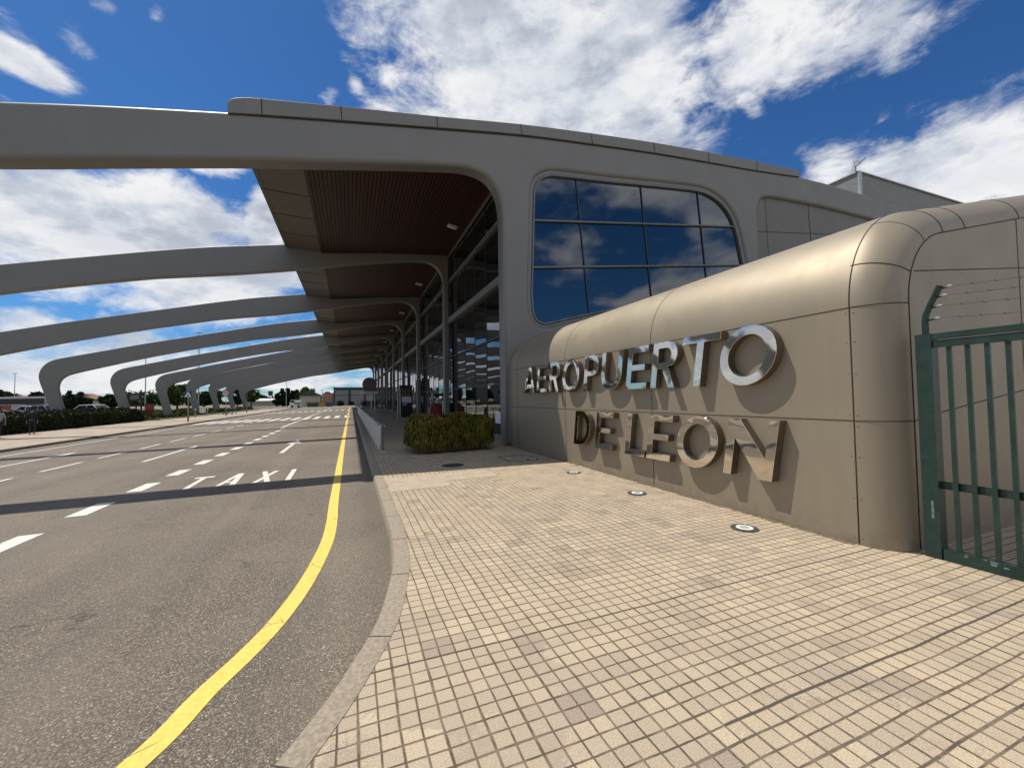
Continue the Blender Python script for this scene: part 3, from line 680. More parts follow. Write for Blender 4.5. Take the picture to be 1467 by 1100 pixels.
# ------------------------------------------------------------------ sign wall block
SB = empty('entrance_block', (5.1, 2.43, 0)); tag(SB, 'low champagne metal clad block with rounded edges that carries the steel airport name', 'building')
XW, YE, RC = 5.10, 2.42, 0.35
RB = 1.23; TM = R_(76)
def roofz(x):
    xe = XW+RB*(1-math.cos(TM)); ze = 2.58+RB*math.sin(TM)
    return ze + 0.235*(x-xe) if x < 16 else ze+0.235*(16-xe)
XE = XW+RB*(1-math.cos(TM))
RF = 0.37
def sec_arc(t_): return (XW+RB*(1-math.cos(t_)), 2.58+RB*math.sin(t_)), (math.cos(t_), -math.sin(t_))
section = [((XW, z), (1.0, 0.0)) for z in (0, 0.7, 1.34, 1.9, 2.58)]
NA = 26
section += [sec_arc(TM*i/NA) for i in range(1, NA+1)]
nr_ = Vector((math.sin(math.atan(0.235)), -math.cos(math.atan(0.235))))
section += [((x, roofz(x)), (nr_.x, nr_.y)) for x in (6.2, 6.6, 7.2, 8.0, 9.5, 11, 13, 15.9)]
section += [((x, roofz(x)), (0.0, -1.0)) for x in (17, 20, 30)]
def spt(sec, y=None, phi=None, out=0.0):
    (x, z), (nx, nz) = sec
    if phi is None: return Vector((x-nx*out, y, z-nz*out))
    d = RF*(1-math.cos(phi)) - out*math.cos(phi)
    return Vector((x+nx*d, YE+RF-RF*math.sin(phi)-out*math.sin(phi), max(z+nz*d, 0)))
rows = [[spt(c, y=y) for c in section] for y in (13.12, 12.4, 11, 9.19, 7.5, 5.97, 4.4, 3.4, YE+RF)]
NP = 12
rows += [[spt(c, phi=math.pi/2*i/NP) for c in section] for i in range(1, NP+1)]
vs = []; fs = []; nc = len(section)
for r in rows: vs += r
for i in range(len(rows)-1):
    for j in range(nc-1):
        a = i*nc+j; fs.append((a, a+nc, a+nc+1, a+1))
k0 = (len(rows)-1)*nc
vs.append(Vector((30, YE, 0))); cap = [k0+j for j in range(nc)] + [len(vs)-1]
for t3 in geometry.tessellate_polygon([[Vector((vs[i].x, vs[i].z, 0)) for i in cap]]): fs.append(tuple(cap[i] for i in t3))
def zs_end(x): return roofz(x)-RF*1.03
o = mobj('cladding', vs, fs, M_SIGNW, SB)
bm = bmesh.new(); bm.from_mesh(o.data); bmesh.ops.recalc_face_normals(bm, faces=bm.faces); bm.to_mesh(o.data); bm.free()
for p in o.data.polygons: p.use_smooth = len(p.vertices) == 4
clad = subpart(o, SB)
mb = MB()
def seamline(pts, r=0.006): mb.tube(pts, r, 5)
for y in (12.4, 9.19, 5.97, YE+RF-0.02): seamline([spt(c, y=y) if i else Vector((XW, y, 0.02)) for i, c in enumerate(section[:-3])])
phis = [math.pi/2*i/NP for i in range(NP+1)]
def across(sec, extra=(), y0=13.0, r=0.006): seamline(([spt(sec, y=y0)] if y0 else []) + [spt(sec, phi=p) for p in phis] + list(extra), r)
across(section[2], [Vector((5.89, YE, 1.405)), Vector((9.2, YE, 1.79)), Vector((20, YE, 3.0))])
across(section[4])
across(sec_arc(R_(23)), y0=None); across(sec_arc(R_(55)), y0=None, r=0.004)
for x in (6.13, 6.62, 8.0, 9.6, 11.2): across(((x, roofz(x)), (nr_.x, nr_.y)), y0=None)
seamline([spt(section[0], phi=math.pi/2)+Vector((0, 0, 0.02))] + [spt(c, phi=math.pi/2) for c in section[1:-3]], 0.007)
for x in (8.0, 11.2, 14.4): seamline([Vector((x, YE, 0.02)), Vector((x, YE, zs_end(x)))])
seamline([Vector((5.60, YE, 2.935)), Vector((7.92, YE, 3.205)), Vector((20, YE, 4.6))])
seam_mb = mb
mb = MB()
def rivx(y, z): mb.tube([(XW-0.002, y, z), (XW+0.01, y, z)], 0.007, 6)
for y in (12.4, 9.19, 5.97, 2.77):
    for z in (0.08, 0.5, 0.95, 1.28, 1.40, 1.85, 2.2, 2.52):
        rivx(y+0.035, z)
        if y != 2.77: rivx(y-0.035, z)
for z in (0.08, 0.5, 0.95, 1.28, 1.40, 1.85, 2.2, 2.52): mb.tube([(XW+0.001, 2.77-0.035, z), (XW+0.013, 2.77-0.035, z)], 0.007, 6)
for x in (5.95, 6.6, 7.3, 7.95, 8.05, 8.7):
    for z in (2.93+0.115*(x-5.58)-0.035, 2.93+0.115*(x-5.58)+0.035): mb.tube([(x, YE-0.002, z), (x, YE+0.01, z)], 0.006, 6)
for y, dz in ((4.2, 0.4), (7.3, 0.4), (10.5, 0.4)):
    pass
def merge(o, mb, m):
    me = o.data; me.materials.append(m); mi = len(me.materials)-1
    bm = bmesh.new(); bm.from_mesh(me); vv = [bm.verts.new(v) for v in mb.v]
    for f in mb.f:
        try: nf = bm.faces.new([vv[i] for i in f]); nf.material_index = mi; nf.smooth = True
        except Exception: pass
    bm.to_mesh(me); bm.free()
merge(clad, seam_mb, M_JOINT); merge(clad, mb, M_RIVET)

# ------------------------------------------------------------------ steel letters
def ell(cx_, cy_, rx, ry, a0=0, a1=360, n=40):
    return [(cx_+rx*math.cos(R_(a0+(a1-a0)*i/n)), cy_+ry*math.sin(R_(a0+(a1-a0)*i/n))) for i in range(n + (0 if a1-a0 == 360 else 1))]
# outlines in metres for a letter of height h and width w, stroke s
def L_A(w, h, s):
    m = w/2; a = 0.055; 
    k = lambda z: m*(z/h)*0.86
    return [[(0, 0), (s*0.95, 0), (s*0.95+0.055, 0.17*h), (w-s*1.2-0.055, 0.17*h), (w-s*1.2, 0), (w, 0), (m+s*0.62, h), (m-s*0.48, h)],
            [(s*0.95+0.105, 0.33*h), (m+0.01, 0.80*h), (w-s*1.2-0.085, 0.33*h)]]
def L_E(w, h, s): return [[(0, 0), (w, 0), (w, s*0.85), (s, s*0.85), (s, h*0.44), (w*0.86, h*0.44), (w*0.86, h*0.44+s*0.8), (s, h*0.44+s*0.8), (s, h-s*0.85), (w*0.97, h-s*0.85), (w*0.97, h), (0, h)]]
def L_L(w, h, s): return [[(0, 0), (w, 0), (w, s*0.85), (s, s*0.85), (s, h), (0, h)]]
def L_T(w, h, s): return [[(w/2-s/2, 0), (w/2+s/2, 0), (w/2+s/2, h-s*0.85), (w, h-s*0.85), (w, h), (0, h), (0, h-s*0.85), (w/2-s/2, h-s*0.85)]]
def L_O(w, h, s): return [ell(w/2, h/2, w/2, h/2+0.01, n=56), ell(w/2, h/2, w/2-s, h/2+0.01-s*0.9, n=48)]
def L_D(w, h, s):
    r = h/2
    return [[(0, 0), (w*0.42, 0)] + ell(w*0.42, r, w*0.58, r, -90, 90, 24)[1:-1] + [(w*0.42, h), (0, h)], [(s, s*0.85), (w*0.42, s*0.85)] + ell(w*0.42, r, w*0.58-s, r-s*0.85, -90, 90, 20)[1:-1] + [(w*0.42, h-s*0.85), (s, h-s*0.85)]]
def L_P(w, h, s, leg=False):
    zb = h*0.42; r = (h-zb)/2; cz = zb+r
    o = [(0, 0), (s, 0), (s, zb)]
    if leg: o = [(0, 0), (s, 0), (s, zb-0.0), (w*0.42, zb), (w-s*1.05, 0), (w, 0), (w*0.66, zb+0.03)]; st = -62
    else: o += [(w*0.55, zb)]; st = -88
    o += ell(w*0.55, cz, w*0.45, r, st, 90, 22)[1:-1] + [(w*0.55, h), (0, h)]
    return [o, [(s, zb+s*0.8), (w*0.52, zb+s*0.8)] + ell(w*0.52, cz, w*0.48-s, r-s*0.8, -90, 90, 18)[1:-1] + [(w*0.52, h-s*0.8), (s, h-s*0.8)]]
def L_R(w, h, s): return L_P(w, h, s, True)
def L_U(w, h, s):
    r = w/2; ry = h*0.42
    return [[(0, h)] + ell(r, ry, r, ry, 180, 360, 28) + [(w, h), (w-s*0.9, h)] + list(reversed(ell(r, ry, r-s*0.95, ry-s*0.9, 180, 360, 24))) + [(s, h)]]
def L_N(w, h, s): return [[(0, 0), (s*0.95, 0), (s*0.95, h*0.66), (w-s*1.35, 0), (w, 0), (w, h), (w-s*0.95, h), (w-s*0.95, h*0.36), (s*1.3, h), (0, h)]]
LET = {'A': L_A, 'E': L_E, 'L': L_L, 'T': L_T, 'O': L_O, 'D': L_D, 'P': L_P, 'R': L_R, 'U': L_U, 'N': L_N}
XF = 4.965; SHR = 0.17
M_STEELS = simple('dark_steel_side', (0.20, 0.165, 0.128), 0.32, 0.8, var=0.15, scale=6)  # darker, rougher metal for the letter sides
def letter(chh, y0, w_, z0, h, label):
    s = 0.135
    loops = [[(x + SHR*z, z) for x, z in lp] for lp in LET[chh](w_, h, s)]
    def xf(v): return Vector((v.y, y0 - v.x, z0 + v.z))
    o = slab2d('steel_letter_'+chh.lower(), loops, XF, XW-0.002, M_STEEL, None, 0.003, 0, xf, False)
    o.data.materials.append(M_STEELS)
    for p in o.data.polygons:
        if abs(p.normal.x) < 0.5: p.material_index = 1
    shade(o, 14)
    tag(o, label, 'letter', 'polished steel letters on the sign wall'); return o
row1 = [('A', 11.62, 0.84, 'polished steel letter A starting the upper line of the sign, nearest the terminal'), ('E', 10.64, 0.64, 'polished steel letter E right after the first A in the upper line'),
        ('R', 9.87, 0.56, 'polished steel letter R between E and O, near the start of the upper line'), ('O', 9.14, 0.80, 'smaller looking steel letter O between R and P in the upper line'),
        ('P', 8.11, 0.56, 'polished steel letter P in the upper line of the sign'), ('U', 7.42, 0.70, 'polished steel letter U in the upper line between P and E'),
        ('E', 6.55, 0.58, 'polished steel letter E between U and R in the upper line'), ('R', 5.85, 0.58, 'polished steel letter R between E and T in the upper line'),
        ('T', 5.17, 0.72, 'polished steel letter T in the upper line of the sign'), ('O', 4.42, 0.84, 'large steel letter O that ends the upper line and overlaps the panel joint')]
for chh, y0, w_, lab in row1: letter(chh, y0, w_, 1.775, 0.785, lab)
row2 = [('D', 8.59, 0.66, 'polished steel letter D starting the lower line of the sign'), ('E', 7.68, 0.60, 'polished steel letter E right after D in the lower line'), ('L', 6.63, 0.56, 'polished steel letter L in the lower line of the sign'),
        ('E', 6.01, 0.58, 'polished steel letter E between L and O in the lower line'), ('O', 5.31, 0.80, 'polished steel letter O in the lower line before the N'), ('N', 4.37, 0.73, 'polished steel letter N that ends the lower line of the sign')]
for chh, y0, w_, lab in row2: letter(chh, y0, w_, 0.525, 0.785, lab)

# ------------------------------------------------------------------ lights, covers in the pavement
M_CAST = simple('cast_iron', (0.07, 0.065, 0.058), 0.6, 0.4, var=0.3, scale=20, bump=0.5, bscale=50)
M_LENS = glassy('uplight_lens', (0.35, 0.42, 0.38), 1.5, 0.1)
for i, (y, lab) in enumerate(((3.66, 'round ground uplight closest to the green gate'), (5.68, 'round ground uplight below the letters L and E of the lower line'), (7.79, 'round ground uplight below the letter D of the lower line'), (9.95, 'round ground uplight lying in the canopy shadow by the wall'))):
    e = empty('ground_uplight', (4.49, y, 0)); tag(e, lab, 'ground light', 'ground uplights along the sign wall')
    MB().cyl((4.49, y, 0.001), 0.155, 0.008, 32).build('rim', M_CAST, e); MB().cyl((4.49, y, 0.002), 0.095, 0.010, 28).build('lens', M_LENS, e)
    mb = MB()
    for j in range(28):
        a0 = 2*math.pi*j/28; a1 = 2*math.pi*(j+1)/28
        q = lambda r, a: (4.49+r*math.cos(a), y+r*math.sin(a), 0.0145)
        mb.quad(q(0.060, a0), q(0.095, a0), q(0.095, a1), q(0.060, a1))
    mb.build('ring', M_SW, e)
e = empty('manhole_cover', (2.33, 9.93, 0)); tag(e, 'dark round manhole cover in the shaded pavement before the planter', 'manhole cover')
MB().cyl((2.33, 9.93, 0.0), 0.31, 0.006, 36).build('frame', M_CONC, e); MB().cyl((2.33, 9.93, 0.001), 0.275, 0.009, 36).build('lid', M_CAST, e)
e = MB()
for a, b in (((3.80, 9.85), (3.80, 10.75)), ((3.80, 10.75), (4.62, 10.75)), ((4.62, 10.75), (4.62, 9.85)), ((4.62, 9.85), (3.80, 9.85))): e.tube([(*a, 0.002), (*b, 0.002)], 0.009, 5)
e = e.build('access_hatch', M_JOINT); tag(e, 'square paved access hatch outlined by a dark joint beside the uplight in the shade', 'hatch')

# ------------------------------------------------------------------ bollards
def bollard(x, y):
    e = empty('bollard', (x, y, 0))
    o = MB().cyl((x, y, 0), 0.105, 0.80, 24).build('post', M_BOLL, e, True)
    mb = MB().tube([(x, y, 0.80), (x, y, 0.825), (x, y, 0.84)], [0.112, 0.108, 0.07], 24); mb.tube([(x, y, 0.78), (x, y, 0.80)], 0.112, 24); mb.tube([(x+0.09, y-0.03, 0.775), (x+0.15, y-0.05, 0.775)], 0.022, 8)
    mb.build('cap', M_GALV, e, True); return e
b0 = bollard(0.89, 14.1); tag(b0, 'nearest grey steel bollard at the start of the kerbside row', 'bollard', 'grey bollards along the kerb under the canopy')
for k in range(1, 62):
    e = b0.copy(); COL.objects.link(e); e.location = (0.89, 14.1+1.5*k, 0)
    e['label'] = 'grey steel bollard further along the kerbside row under the canopy'
    if k < 30:
        for c in b0.children:
            d = c.copy(); COL.objects.link(d); d.parent = e; d.matrix_parent_inverse = c.matrix_parent_inverse.copy()
    else:
        d = b0.children[0].copy(); COL.objects.link(d); d.parent = e; d.matrix_parent_inverse = b0.children[0].matrix_parent_inverse.copy()

# ------------------------------------------------------------------ planter
def leafblade(mb, p, d, L, wd, droop, n=4):
    d = d.normalized(); s_ = d.cross(Vector((0, 0, 1)))
    s_ = s_.normalized() if s_.length > 1e-3 else Vector((1, 0, 0))
    k = len(mb.v); q = p.copy(); v = d*L/n
    for i in range(n+1):
        ww = wd*math.sin(math.pi*(0.12+0.88*i/n))*0.5+0.0006
        mb.v += [q-s_*ww, q+s_*ww]
        q = q+v; v = v+Vector((0, 0, -droop*L/n)); v = v.normalized()*L/n
    for i in range(n): a = k+2*i; mb.f.append((a, a+1, a+3, a+2))
pc = Vector((2.95, 13.0, 0)); pr_ = Matrix.Rotation(R_(6), 3, 'Z')
e = empty('planter', pc); tag(e, 'long concrete planter overflowing with yellow green trailing foliage by the portal leg', 'planter')
MB().box(pc+Vector((0, 0, 0.36)), (2.15, 1.05, 0.64), M=pr_).build('trough', simple('planter_wood', (0.10, 0.055, 0.032), 0.8, var=0.3, scale=6), e)
MB().box(pc+Vector((0, 0, 0.035)), (1.9, 0.85, 0.07), M=pr_).build('base', M_JOINT, e)
mb = MB(); random.seed(3)
# lumpy closed core, its near-black colour stands in for shade between the leaves
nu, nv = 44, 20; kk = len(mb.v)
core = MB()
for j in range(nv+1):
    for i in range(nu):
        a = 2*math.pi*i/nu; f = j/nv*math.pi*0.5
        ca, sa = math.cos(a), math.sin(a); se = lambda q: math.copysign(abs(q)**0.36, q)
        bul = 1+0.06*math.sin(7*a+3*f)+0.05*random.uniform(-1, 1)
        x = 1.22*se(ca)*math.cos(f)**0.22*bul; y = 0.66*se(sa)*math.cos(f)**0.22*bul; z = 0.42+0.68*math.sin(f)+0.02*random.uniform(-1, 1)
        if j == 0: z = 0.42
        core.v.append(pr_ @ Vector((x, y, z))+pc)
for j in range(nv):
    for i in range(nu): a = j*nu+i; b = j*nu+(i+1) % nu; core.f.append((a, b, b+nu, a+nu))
core.build('foliage_shade_core', M_PLSHADE, e)
def rim(u):
    # point and outward normal on a rounded rectangle, u in 0..1 by length
    hx, hy, r = 1.22, 0.66, 0.22
    sx, sy, q = 2*(hx-r), 2*(hy-r), math.pi*r/2
    L = 2*sx+2*sy+4*q; d = u*L
    for (ln, kind, a0, c) in ((sx, 'l', -90, (-(hx-r), -(hy-r))), (q, 'c', -90, (hx-r, -(hy-r))), (sy, 'l', 0, (hx-r, -(hy-r))), (q, 'c', 0, (hx-r, hy-r)), (sx, 'l', 90, (hx-r, hy-r)), (q, 'c', 90, (-(hx-r), hy-r)), (sy, 'l', 180, (-(hx-r), hy-r)), (q, 'c', 180, (-(hx-r), -(hy-r)))):
        if d <= ln:
            if kind == 'c': a0 = a0 + math.degrees(d/r); d = 0
            n_ = Vector((math.cos(R_(a0)), math.sin(R_(a0)), 0)); tg = Vector((-n_.y, n_.x, 0))
            return Vector((c[0], c[1], 0)) + n_*r + tg*d, n_
        d -= ln
    return Vector((hx, 0, 0)), Vector((1, 0, 0))
for i in range(11000):
    if random.random() < 0.68:
        u = random.random(); p, nrm = rim(u); low_ = 0.14+0.13*(0.5+0.5*math.sin(u*61)*math.sin(u*23+1))+0.10*random.random()
        z = random.uniform(low_, 1.06); p = p*(1-0.10*max(0, (z-0.8)/0.3)**2) + nrm*(random.uniform(-0.06, 0.06)+0.05*math.sin(u*90+z*6)); p.z = z; nrm = nrm + Vector((0, 0, 0.2+0.5*(z > 0.9)))
    else:
        p = Vector((random.uniform(-1.15, 1.15), random.uniform(-0.6, 0.6), 0)); p.z = 1.05+0.05*math.sin(p.x*5)+random.uniform(-0.06, 0.07); nrm = Vector((p.x*0.3, p.y*0.6, 1.0))
    p = pr_ @ p + pc
    d = pr_ @ (nrm.normalized()*0.8+Vector((random.gauss(0, 0.5), random.gauss(0, 0.5), random.gauss(0.0, 0.4))))
    leafblade(mb, p, d, random.choice((0.09, 0.13, 0.18, 0.27))*random.uniform(0.8, 1.2), random.uniform(0.018, 0.034), random.uniform(1.0, 4.5), 4)
mb.build('foliage', M_PLLEAF, e, fix=False)

# ------------------------------------------------------------------ gate on the right
G = empty('gate', (5.4, 2.2, 0)); tag(G, 'dark green metal gate of vertical bars with a low bottom rail and worn paint', 'gate')
GXX = 5.40
MB().box((GXX+0.02, 2.275, 1.11), (0.12, 0.125, 2.22)).build('post', M_GREEN, G)
GY1 = -1.6
mb = MB().box((GXX, (2.21+GY1)/2, 2.19), (0.07, 2.21-GY1, 0.055)); mb.box((GXX, (2.21+GY1)/2, 2.115), (0.05, 2.21-GY1, 0.07)); mb.build('top_rail', M_GREEN, G)
MB().box((GXX, (2.21+GY1)/2, 0.055), (0.07, 2.19-GY1, 0.11)).build('bottom_rail', M_GREEN, G)
MB().box((GXX+0.035, (2.21+GY1)/2, 0.72), (0.014, 2.21-GY1, 0.075)).build('cross_rail', M_GREEN, G)
k = 0; y = 2.10
while y > GY1:
    MB().box((GXX, y, 1.10), (0.026, 0.034, 1.98)).build('bar', M_GREEN, G); y -= 0.128
random.seed(5); mb = MB()
for i in range(14):
    y = 2.05-random.random()*0.9; 
    MB().box((GXX-0.0355, y, 0.106-random.random()*0.03), (0.002, random.uniform(0.01, 0.05), random.uniform(0.004, 0.014))).build('worn_paint', M_GREENW, G)
mb.box((GXX-0.041, 2.262, 0.475), (0.002, 0.018, 0.17)); mb.build('worn_paint', M_GREENW, G)
F_ = empty('barbed_wire_arm', (5.42, 2.27, 2.22)); tag(F_, 'green bent arm with four insulators holding barbed wire above the gate post', 'wire arm')
arm = [(5.42, 2.275, 2.18), (5.42, 2.275, 2.36), (5.42, 2.265, 2.42), (5.42, 2.235, 2.50), (5.42, 2.15, 2.69)]
mb = MB()
mb.tube(arm, 0.028, 8); mb.build('arm', M_GREEN, F_, True)
spots = [(2.16, 2.655), (2.20, 2.575), (2.24, 2.48), (2.26, 2.36)]
wires = MB(); ins = MB(); bolt = MB()
for i, (y, z) in enumerate(spots):
    bolt.tube([(5.42, y, z), (5.42, y-0.09, z+0.01)], 0.008, 6)
    ins.tube([(5.42, y-0.055, z+0.006), (5.42, y-0.075, z+0.012), (5.42, y-0.10, z+0.014)], [0.010, 0.019, 0.008], 8)
    pts = []
    for j in range(13):
        f = j/12; yy = y-0.09-f*3.5; pts.append((5.42, yy, z+0.01-0.10*math.sin(math.pi*f)))
    wires.tube(pts, 0.0018, 4)
    for j in range(1, 24):
        f = j/24; yy = y-0.09-f*3.5; zz = z+0.01-0.10*math.sin(math.pi*f)
        wires.tube([(5.405, yy-0.008, zz-0.010), (5.435, yy+0.008, zz+0.010)], 0.0022, 4); wires.tube([(5.435, yy-0.006, zz-0.008), (5.405, yy+0.006, zz+0.008)], 0.0022, 4)
bolt.build('bolt', M_BLACK, F_); ins.build('insulator', M_GALV, F_, True); wires.build('barbed_wire', M_JOINT, F_)

# ------------------------------------------------------------------ under the canopy
def pole_sign(name, x, y, z0, h, r=0.04): pass
e = empty('information_totem', (4.75, 39, 0)); tag(e, 'dark information totem with yellow squares and a white poster under the canopy', 'totem')
def totem(e, x, y):
    MB().box((x, y, 1.45), (1.15, 0.35, 2.9)).build('cabinet', simple('totem_body', (0.012, 0.014, 0.017), 0.35), e)
    MB().box((x, y-0.02, 2.93), (1.22, 0.42, 0.06)).build('top', M_DKFR, e)
    mb = MB()
    for i in range(3):
        for j in range(2): mb.box((x-0.28+0.28*i, y-0.185, 2.45-0.38*j), (0.22, 0.012, 0.28))
    mb.build('display', simple('display_yellow', (0.16, 0.14, 0.03), 0.5), e)
    MB().box((x+0.05, y-0.185, 1.62), (0.85, 0.012, 0.56)).build('poster', M_SW, e); MB().box((x-0.12, y-0.185, 1.18), (0.45, 0.012, 0.22)).build('notice', simple('notice', (0.3, 0.3, 0.28), 0.6), e)
totem(e, 4.75, 39.0)
for (x, y, lab) in ((3.55, 34.4, 'slim grey pole with a small round yellow sign left of the totem'),):
    e = empty('round_sign_post', (x, y, 0)); tag(e, lab, 'sign')
    MB().tube([(x, y, 0), (x, y, 2.5)], 0.04, 8).build('pole', M_GALV, e); MB().tube([(x+0.2, y, 0.1), (x+0.2, y, 2.5)], 0.03, 8).build('pole', M_GALV, e)
    MB().tube([(x, y-0.05, 2.2), (x, y-0.07, 2.2)], 0.16, 20).build('sign_plate', simple('sign_yellow', (0.35, 0.33, 0.06), 0.5), e)
e = empty('red_cabinet', (4.85, 25.4, 0)); tag(e, 'low dark red cabinet standing behind the planter against the glass', 'cabinet')
MB().prism([(4.5, 0.1), (5.2, 0.1), (5.2, 1.38), (4.75, 1.38), (4.5, 1.1)], 'y', 24.9, 25.9).build('cabinet', M_REDD, e); MB().box((4.85, 24.88, 0.75), (0.55, 0.03, 0.9)).build('front_panel', M_RED, e); MB().box((4.85, 25.4, 0.05), (0.6, 0.9, 0.1)).build('base', M_BLACK, e)
e = empty('disc_sign', (2.9, 55, 0)); tag(e, 'big dark purple disc shaped sign panel hanging among the canopy columns', 'sign')
loop = [(3.0, 2.62), (3.0, 3.3)] + ell(2.2, 3.63, 0.88, 0.88, -22, 228, 40) + [(1.72, 2.62)]
slab2d('panel', [loop], 55.0, 55.12, simple('purple_panel', (0.13, 0.085, 0.12), 0.5), e); MB().tube([(2.85, 55.2, 0), (2.85, 55.2, 3.9)], 0.06, 8).build('pole', M_GALV, e)
e = empty('direction_sign', (2.05, 49, 0)); tag(e, 'grey horizontal direction board on one pole with a round emblem at its left end', 'sign')
MB().box((2.15, 49, 2.45), (1.5, 0.06, 0.34)).build('board', simple('board_grey', (0.45, 0.45, 0.52), 0.5), e); MB().tube([(2.15, 49.05, 0), (2.15, 49.05, 2.6)], 0.06, 8).build('pole', M_GALV, e)
MB().tube([(1.18, 48.96, 2.45), (1.18, 49.02, 2.45)], 0.24, 20).build('emblem', simple('emblem_grey', (0.6, 0.6, 0.66), 0.5), e)
for i, (x, y, s_, lab) in enumerate(((3.4, 84, 1.0, 'dark leafy shrub box beyond the direction sign under the canopy'),)):
    e = empty('shrub_box', (x, y, 0)); tag(e, lab, 'planter')
    MB().box((x, y, 0.25), (3.0, 1.0, 0.5)).build('trough', M_CONC, e)
    mb = MB()
    for j in range(900):
        p = Vector((x+random.uniform(-1.6, 1.6), y+random.uniform(-0.7, 0.7), 0.5+random.random()*0.9)); leafblade(mb, p, Vector((random.gauss(0, 1), random.gauss(0, 1), 0.6)), 0.3, 0.12, 1, 2)
    mb.build('foliage', M_HEDGE, e, fix=False)
for i in range(4):
    y = 60+7*i; x = 3.6+0.25*i
    e = empty('waiting_bench', (x, y, 0)); tag(e, 'dark bench standing under the canopy close to the glass wall', 'bench', 'benches under the canopy')
    MB().box((x, y, 0.45), (0.5, 1.8, 0.06)).build('seat', M_DKFR, e); MB().box((x+0.25, y, 0.75), (0.05, 1.8, 0.5)).build('backrest', M_DKFR, e)
    for s_ in (-0.7, 0.7): MB().box((x, y+s_, 0.21), (0.4, 0.05, 0.42)).build('leg', M_GALV, e)

# ------------------------------------------------------------------ foliage helpers
def rnd_dir():
    while True:
        v = Vector((random.uniform(-1, 1), random.uniform(-1, 1), random.uniform(-1, 1)))
        if 0.05 < v.length < 1: return v.normalized()
def leafq(mb, p, s_):
    a = rnd_dir(); b = a.cross(rnd_dir())
    if b.length < 1e-3: return
    b.normalize(); mb.quad(p-a*s_-b*s_*0.5, p+a*s_*0.2-b*s_*0.7, p+a*s_+b*s_*0.3, p-a*s_*0.1+b*s_*0.7)
def tree(x, y, h, w_, m, label, name='tree', z0=-0.45, shape='round', n=900, ls=0.32, group=None, trunk=0.28):
    e = empty(name, (x, y, z0)); tag(e, label, 'tree', group)
    mb = MB(); tr_ = h*0.018+0.06; top = Vector((x+random.uniform(-.2, .2), y, z0+h*(0.95 if shape == 'cone' else 0.7)))
    mb.tube([(x, y, z0-0.3), (x, y, z0+h*0.3), top], [tr_*1.4, tr_, tr_*0.25], 7)
    for i in range(6):
        a = random.uniform(0, 6.28); zz = h*random.uniform(trunk+0.05, 0.6); q = Vector((x+math.cos(a)*w_*0.33, y+math.sin(a)*w_*0.33, z0+zz+h*0.16)); mb.tube([(x, y, z0+zz), q], [tr_*0.55, tr_*0.15], 5)
    mb.build('trunk', M_BARK, e)
    mb = MB(); cl = []
    for i in range(26 if shape == 'round' else 22):
        if shape == 'round':
            d = rnd_dir(); c = Vector((x+d.x*w_*0.36, y+d.y*w_*0.36, z0+h*(0.62+0.26*d.z))); r = w_*random.uniform(0.11, 0.22)
        else:
            f = random.random()**0.8; rr = w_*0.5*(1-f)*0.8; a = random.uniform(0, 6.28); c = Vector((x+math.cos(a)*rr*0.6, y+math.sin(a)*rr*0.6, z0+h*(trunk*0.5+f*(0.98-trunk*0.5)))); r = max(0.12*w_, rr*0.6)
        cl.append((c, r))
    for i in range(n):
        c, r = random.choice(cl); d = rnd_dir(); rr = r*random.uniform(0.55, 1.08); leafq(mb, c+Vector((d.x*rr, d.y*rr, d.z*rr*0.8)), ls*random.uniform(0.6, 1.3))
    mb.build('crown', m, e, fix=False); return e
# hedge on the left pavement
random.seed(11)
e = empty('hedge', (-21.6, 40, zt)); tag(e, 'long clipped dark green hedge beside the left pavement', 'hedge')
def hedge_mesh(y0, y1, x0, x1, z0, h):
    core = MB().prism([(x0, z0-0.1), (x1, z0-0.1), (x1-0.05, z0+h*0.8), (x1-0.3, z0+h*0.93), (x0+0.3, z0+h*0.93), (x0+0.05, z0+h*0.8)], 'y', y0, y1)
    lf = MB()
    A = int((y1-y0)*260)
    for i in range(A):
        y = random.uniform(y0-0.1, y1+0.1); s_ = random.random(); lump = 0.10*math.sin(y*1.7)+0.07*math.sin(y*4.1+1)
        if s_ < 0.55: p = Vector((x1+random.uniform(-0.12, 0.12)+lump*0.6, y, z0+random.uniform(0.0, h)))
        else: p = Vector((random.uniform(x0, x1), y, z0+h+lump+random.uniform(-0.12, 0.10)))
        leafq(lf, p, random.uniform(0.06, 0.13))
    return core, lf
c_, l_ = hedge_mesh(14, 55.0, -23.1, -21.2, zt, 1.34)
for i in range(2600):
    q = random.random(); leafq(l_, Vector((random.uniform(-23.1, -21.15), 55.0+q*1.6, zt+random.uniform(0, 1.32*math.sqrt(1-q*q*0.9)))), 0.12)
c_.build('hedge_shade_core', M_HEDGEC, e); l_.build('leaves', M_HEDGE, e, fix=False)  # solid inner block coloured near-black as the shade inside the hedge
# low shrubs and grass beyond the hedge
mb = MB(); random.seed(12)
for i in range(16000):
    y = random.uniform(57, 112); x = random.uniform(-33, -20.3-0.02*(y-57)); hgt = 0.55*(0.5+0.5*math.sin(y*0.35+x*0.5))+0.25
    if x > -21.2: hgt *= 0.55
    p = Vector((x, y, zt+random.random()*hgt)); leafq(mb, p, random.uniform(0.12, 0.26))
mb.build('ground_cover', M_GRASS, fix=False)['kind'] = 'stuff'
mb = MB().prism([(-33, -0.3), (-20.2, -0.3), (-20.2, -0.16), (-33, 0.0)], 'y', 57.5, 112); S(mb.build('planting_bed', simple('bed_soil', (0.06, 0.065, 0.028), 0.95, var=0.4, scale=1.5)))
mb = MB()
for a, b in (((-20.15, 57.8), (-20.15, 112)),): mb.box(((a[0]+b[0])/2, (a[1]+b[1])/2, zt+0.05), (0.12, b[1]-a[1], 0.14))
S(mb.build('bed_edging', M_CONC))

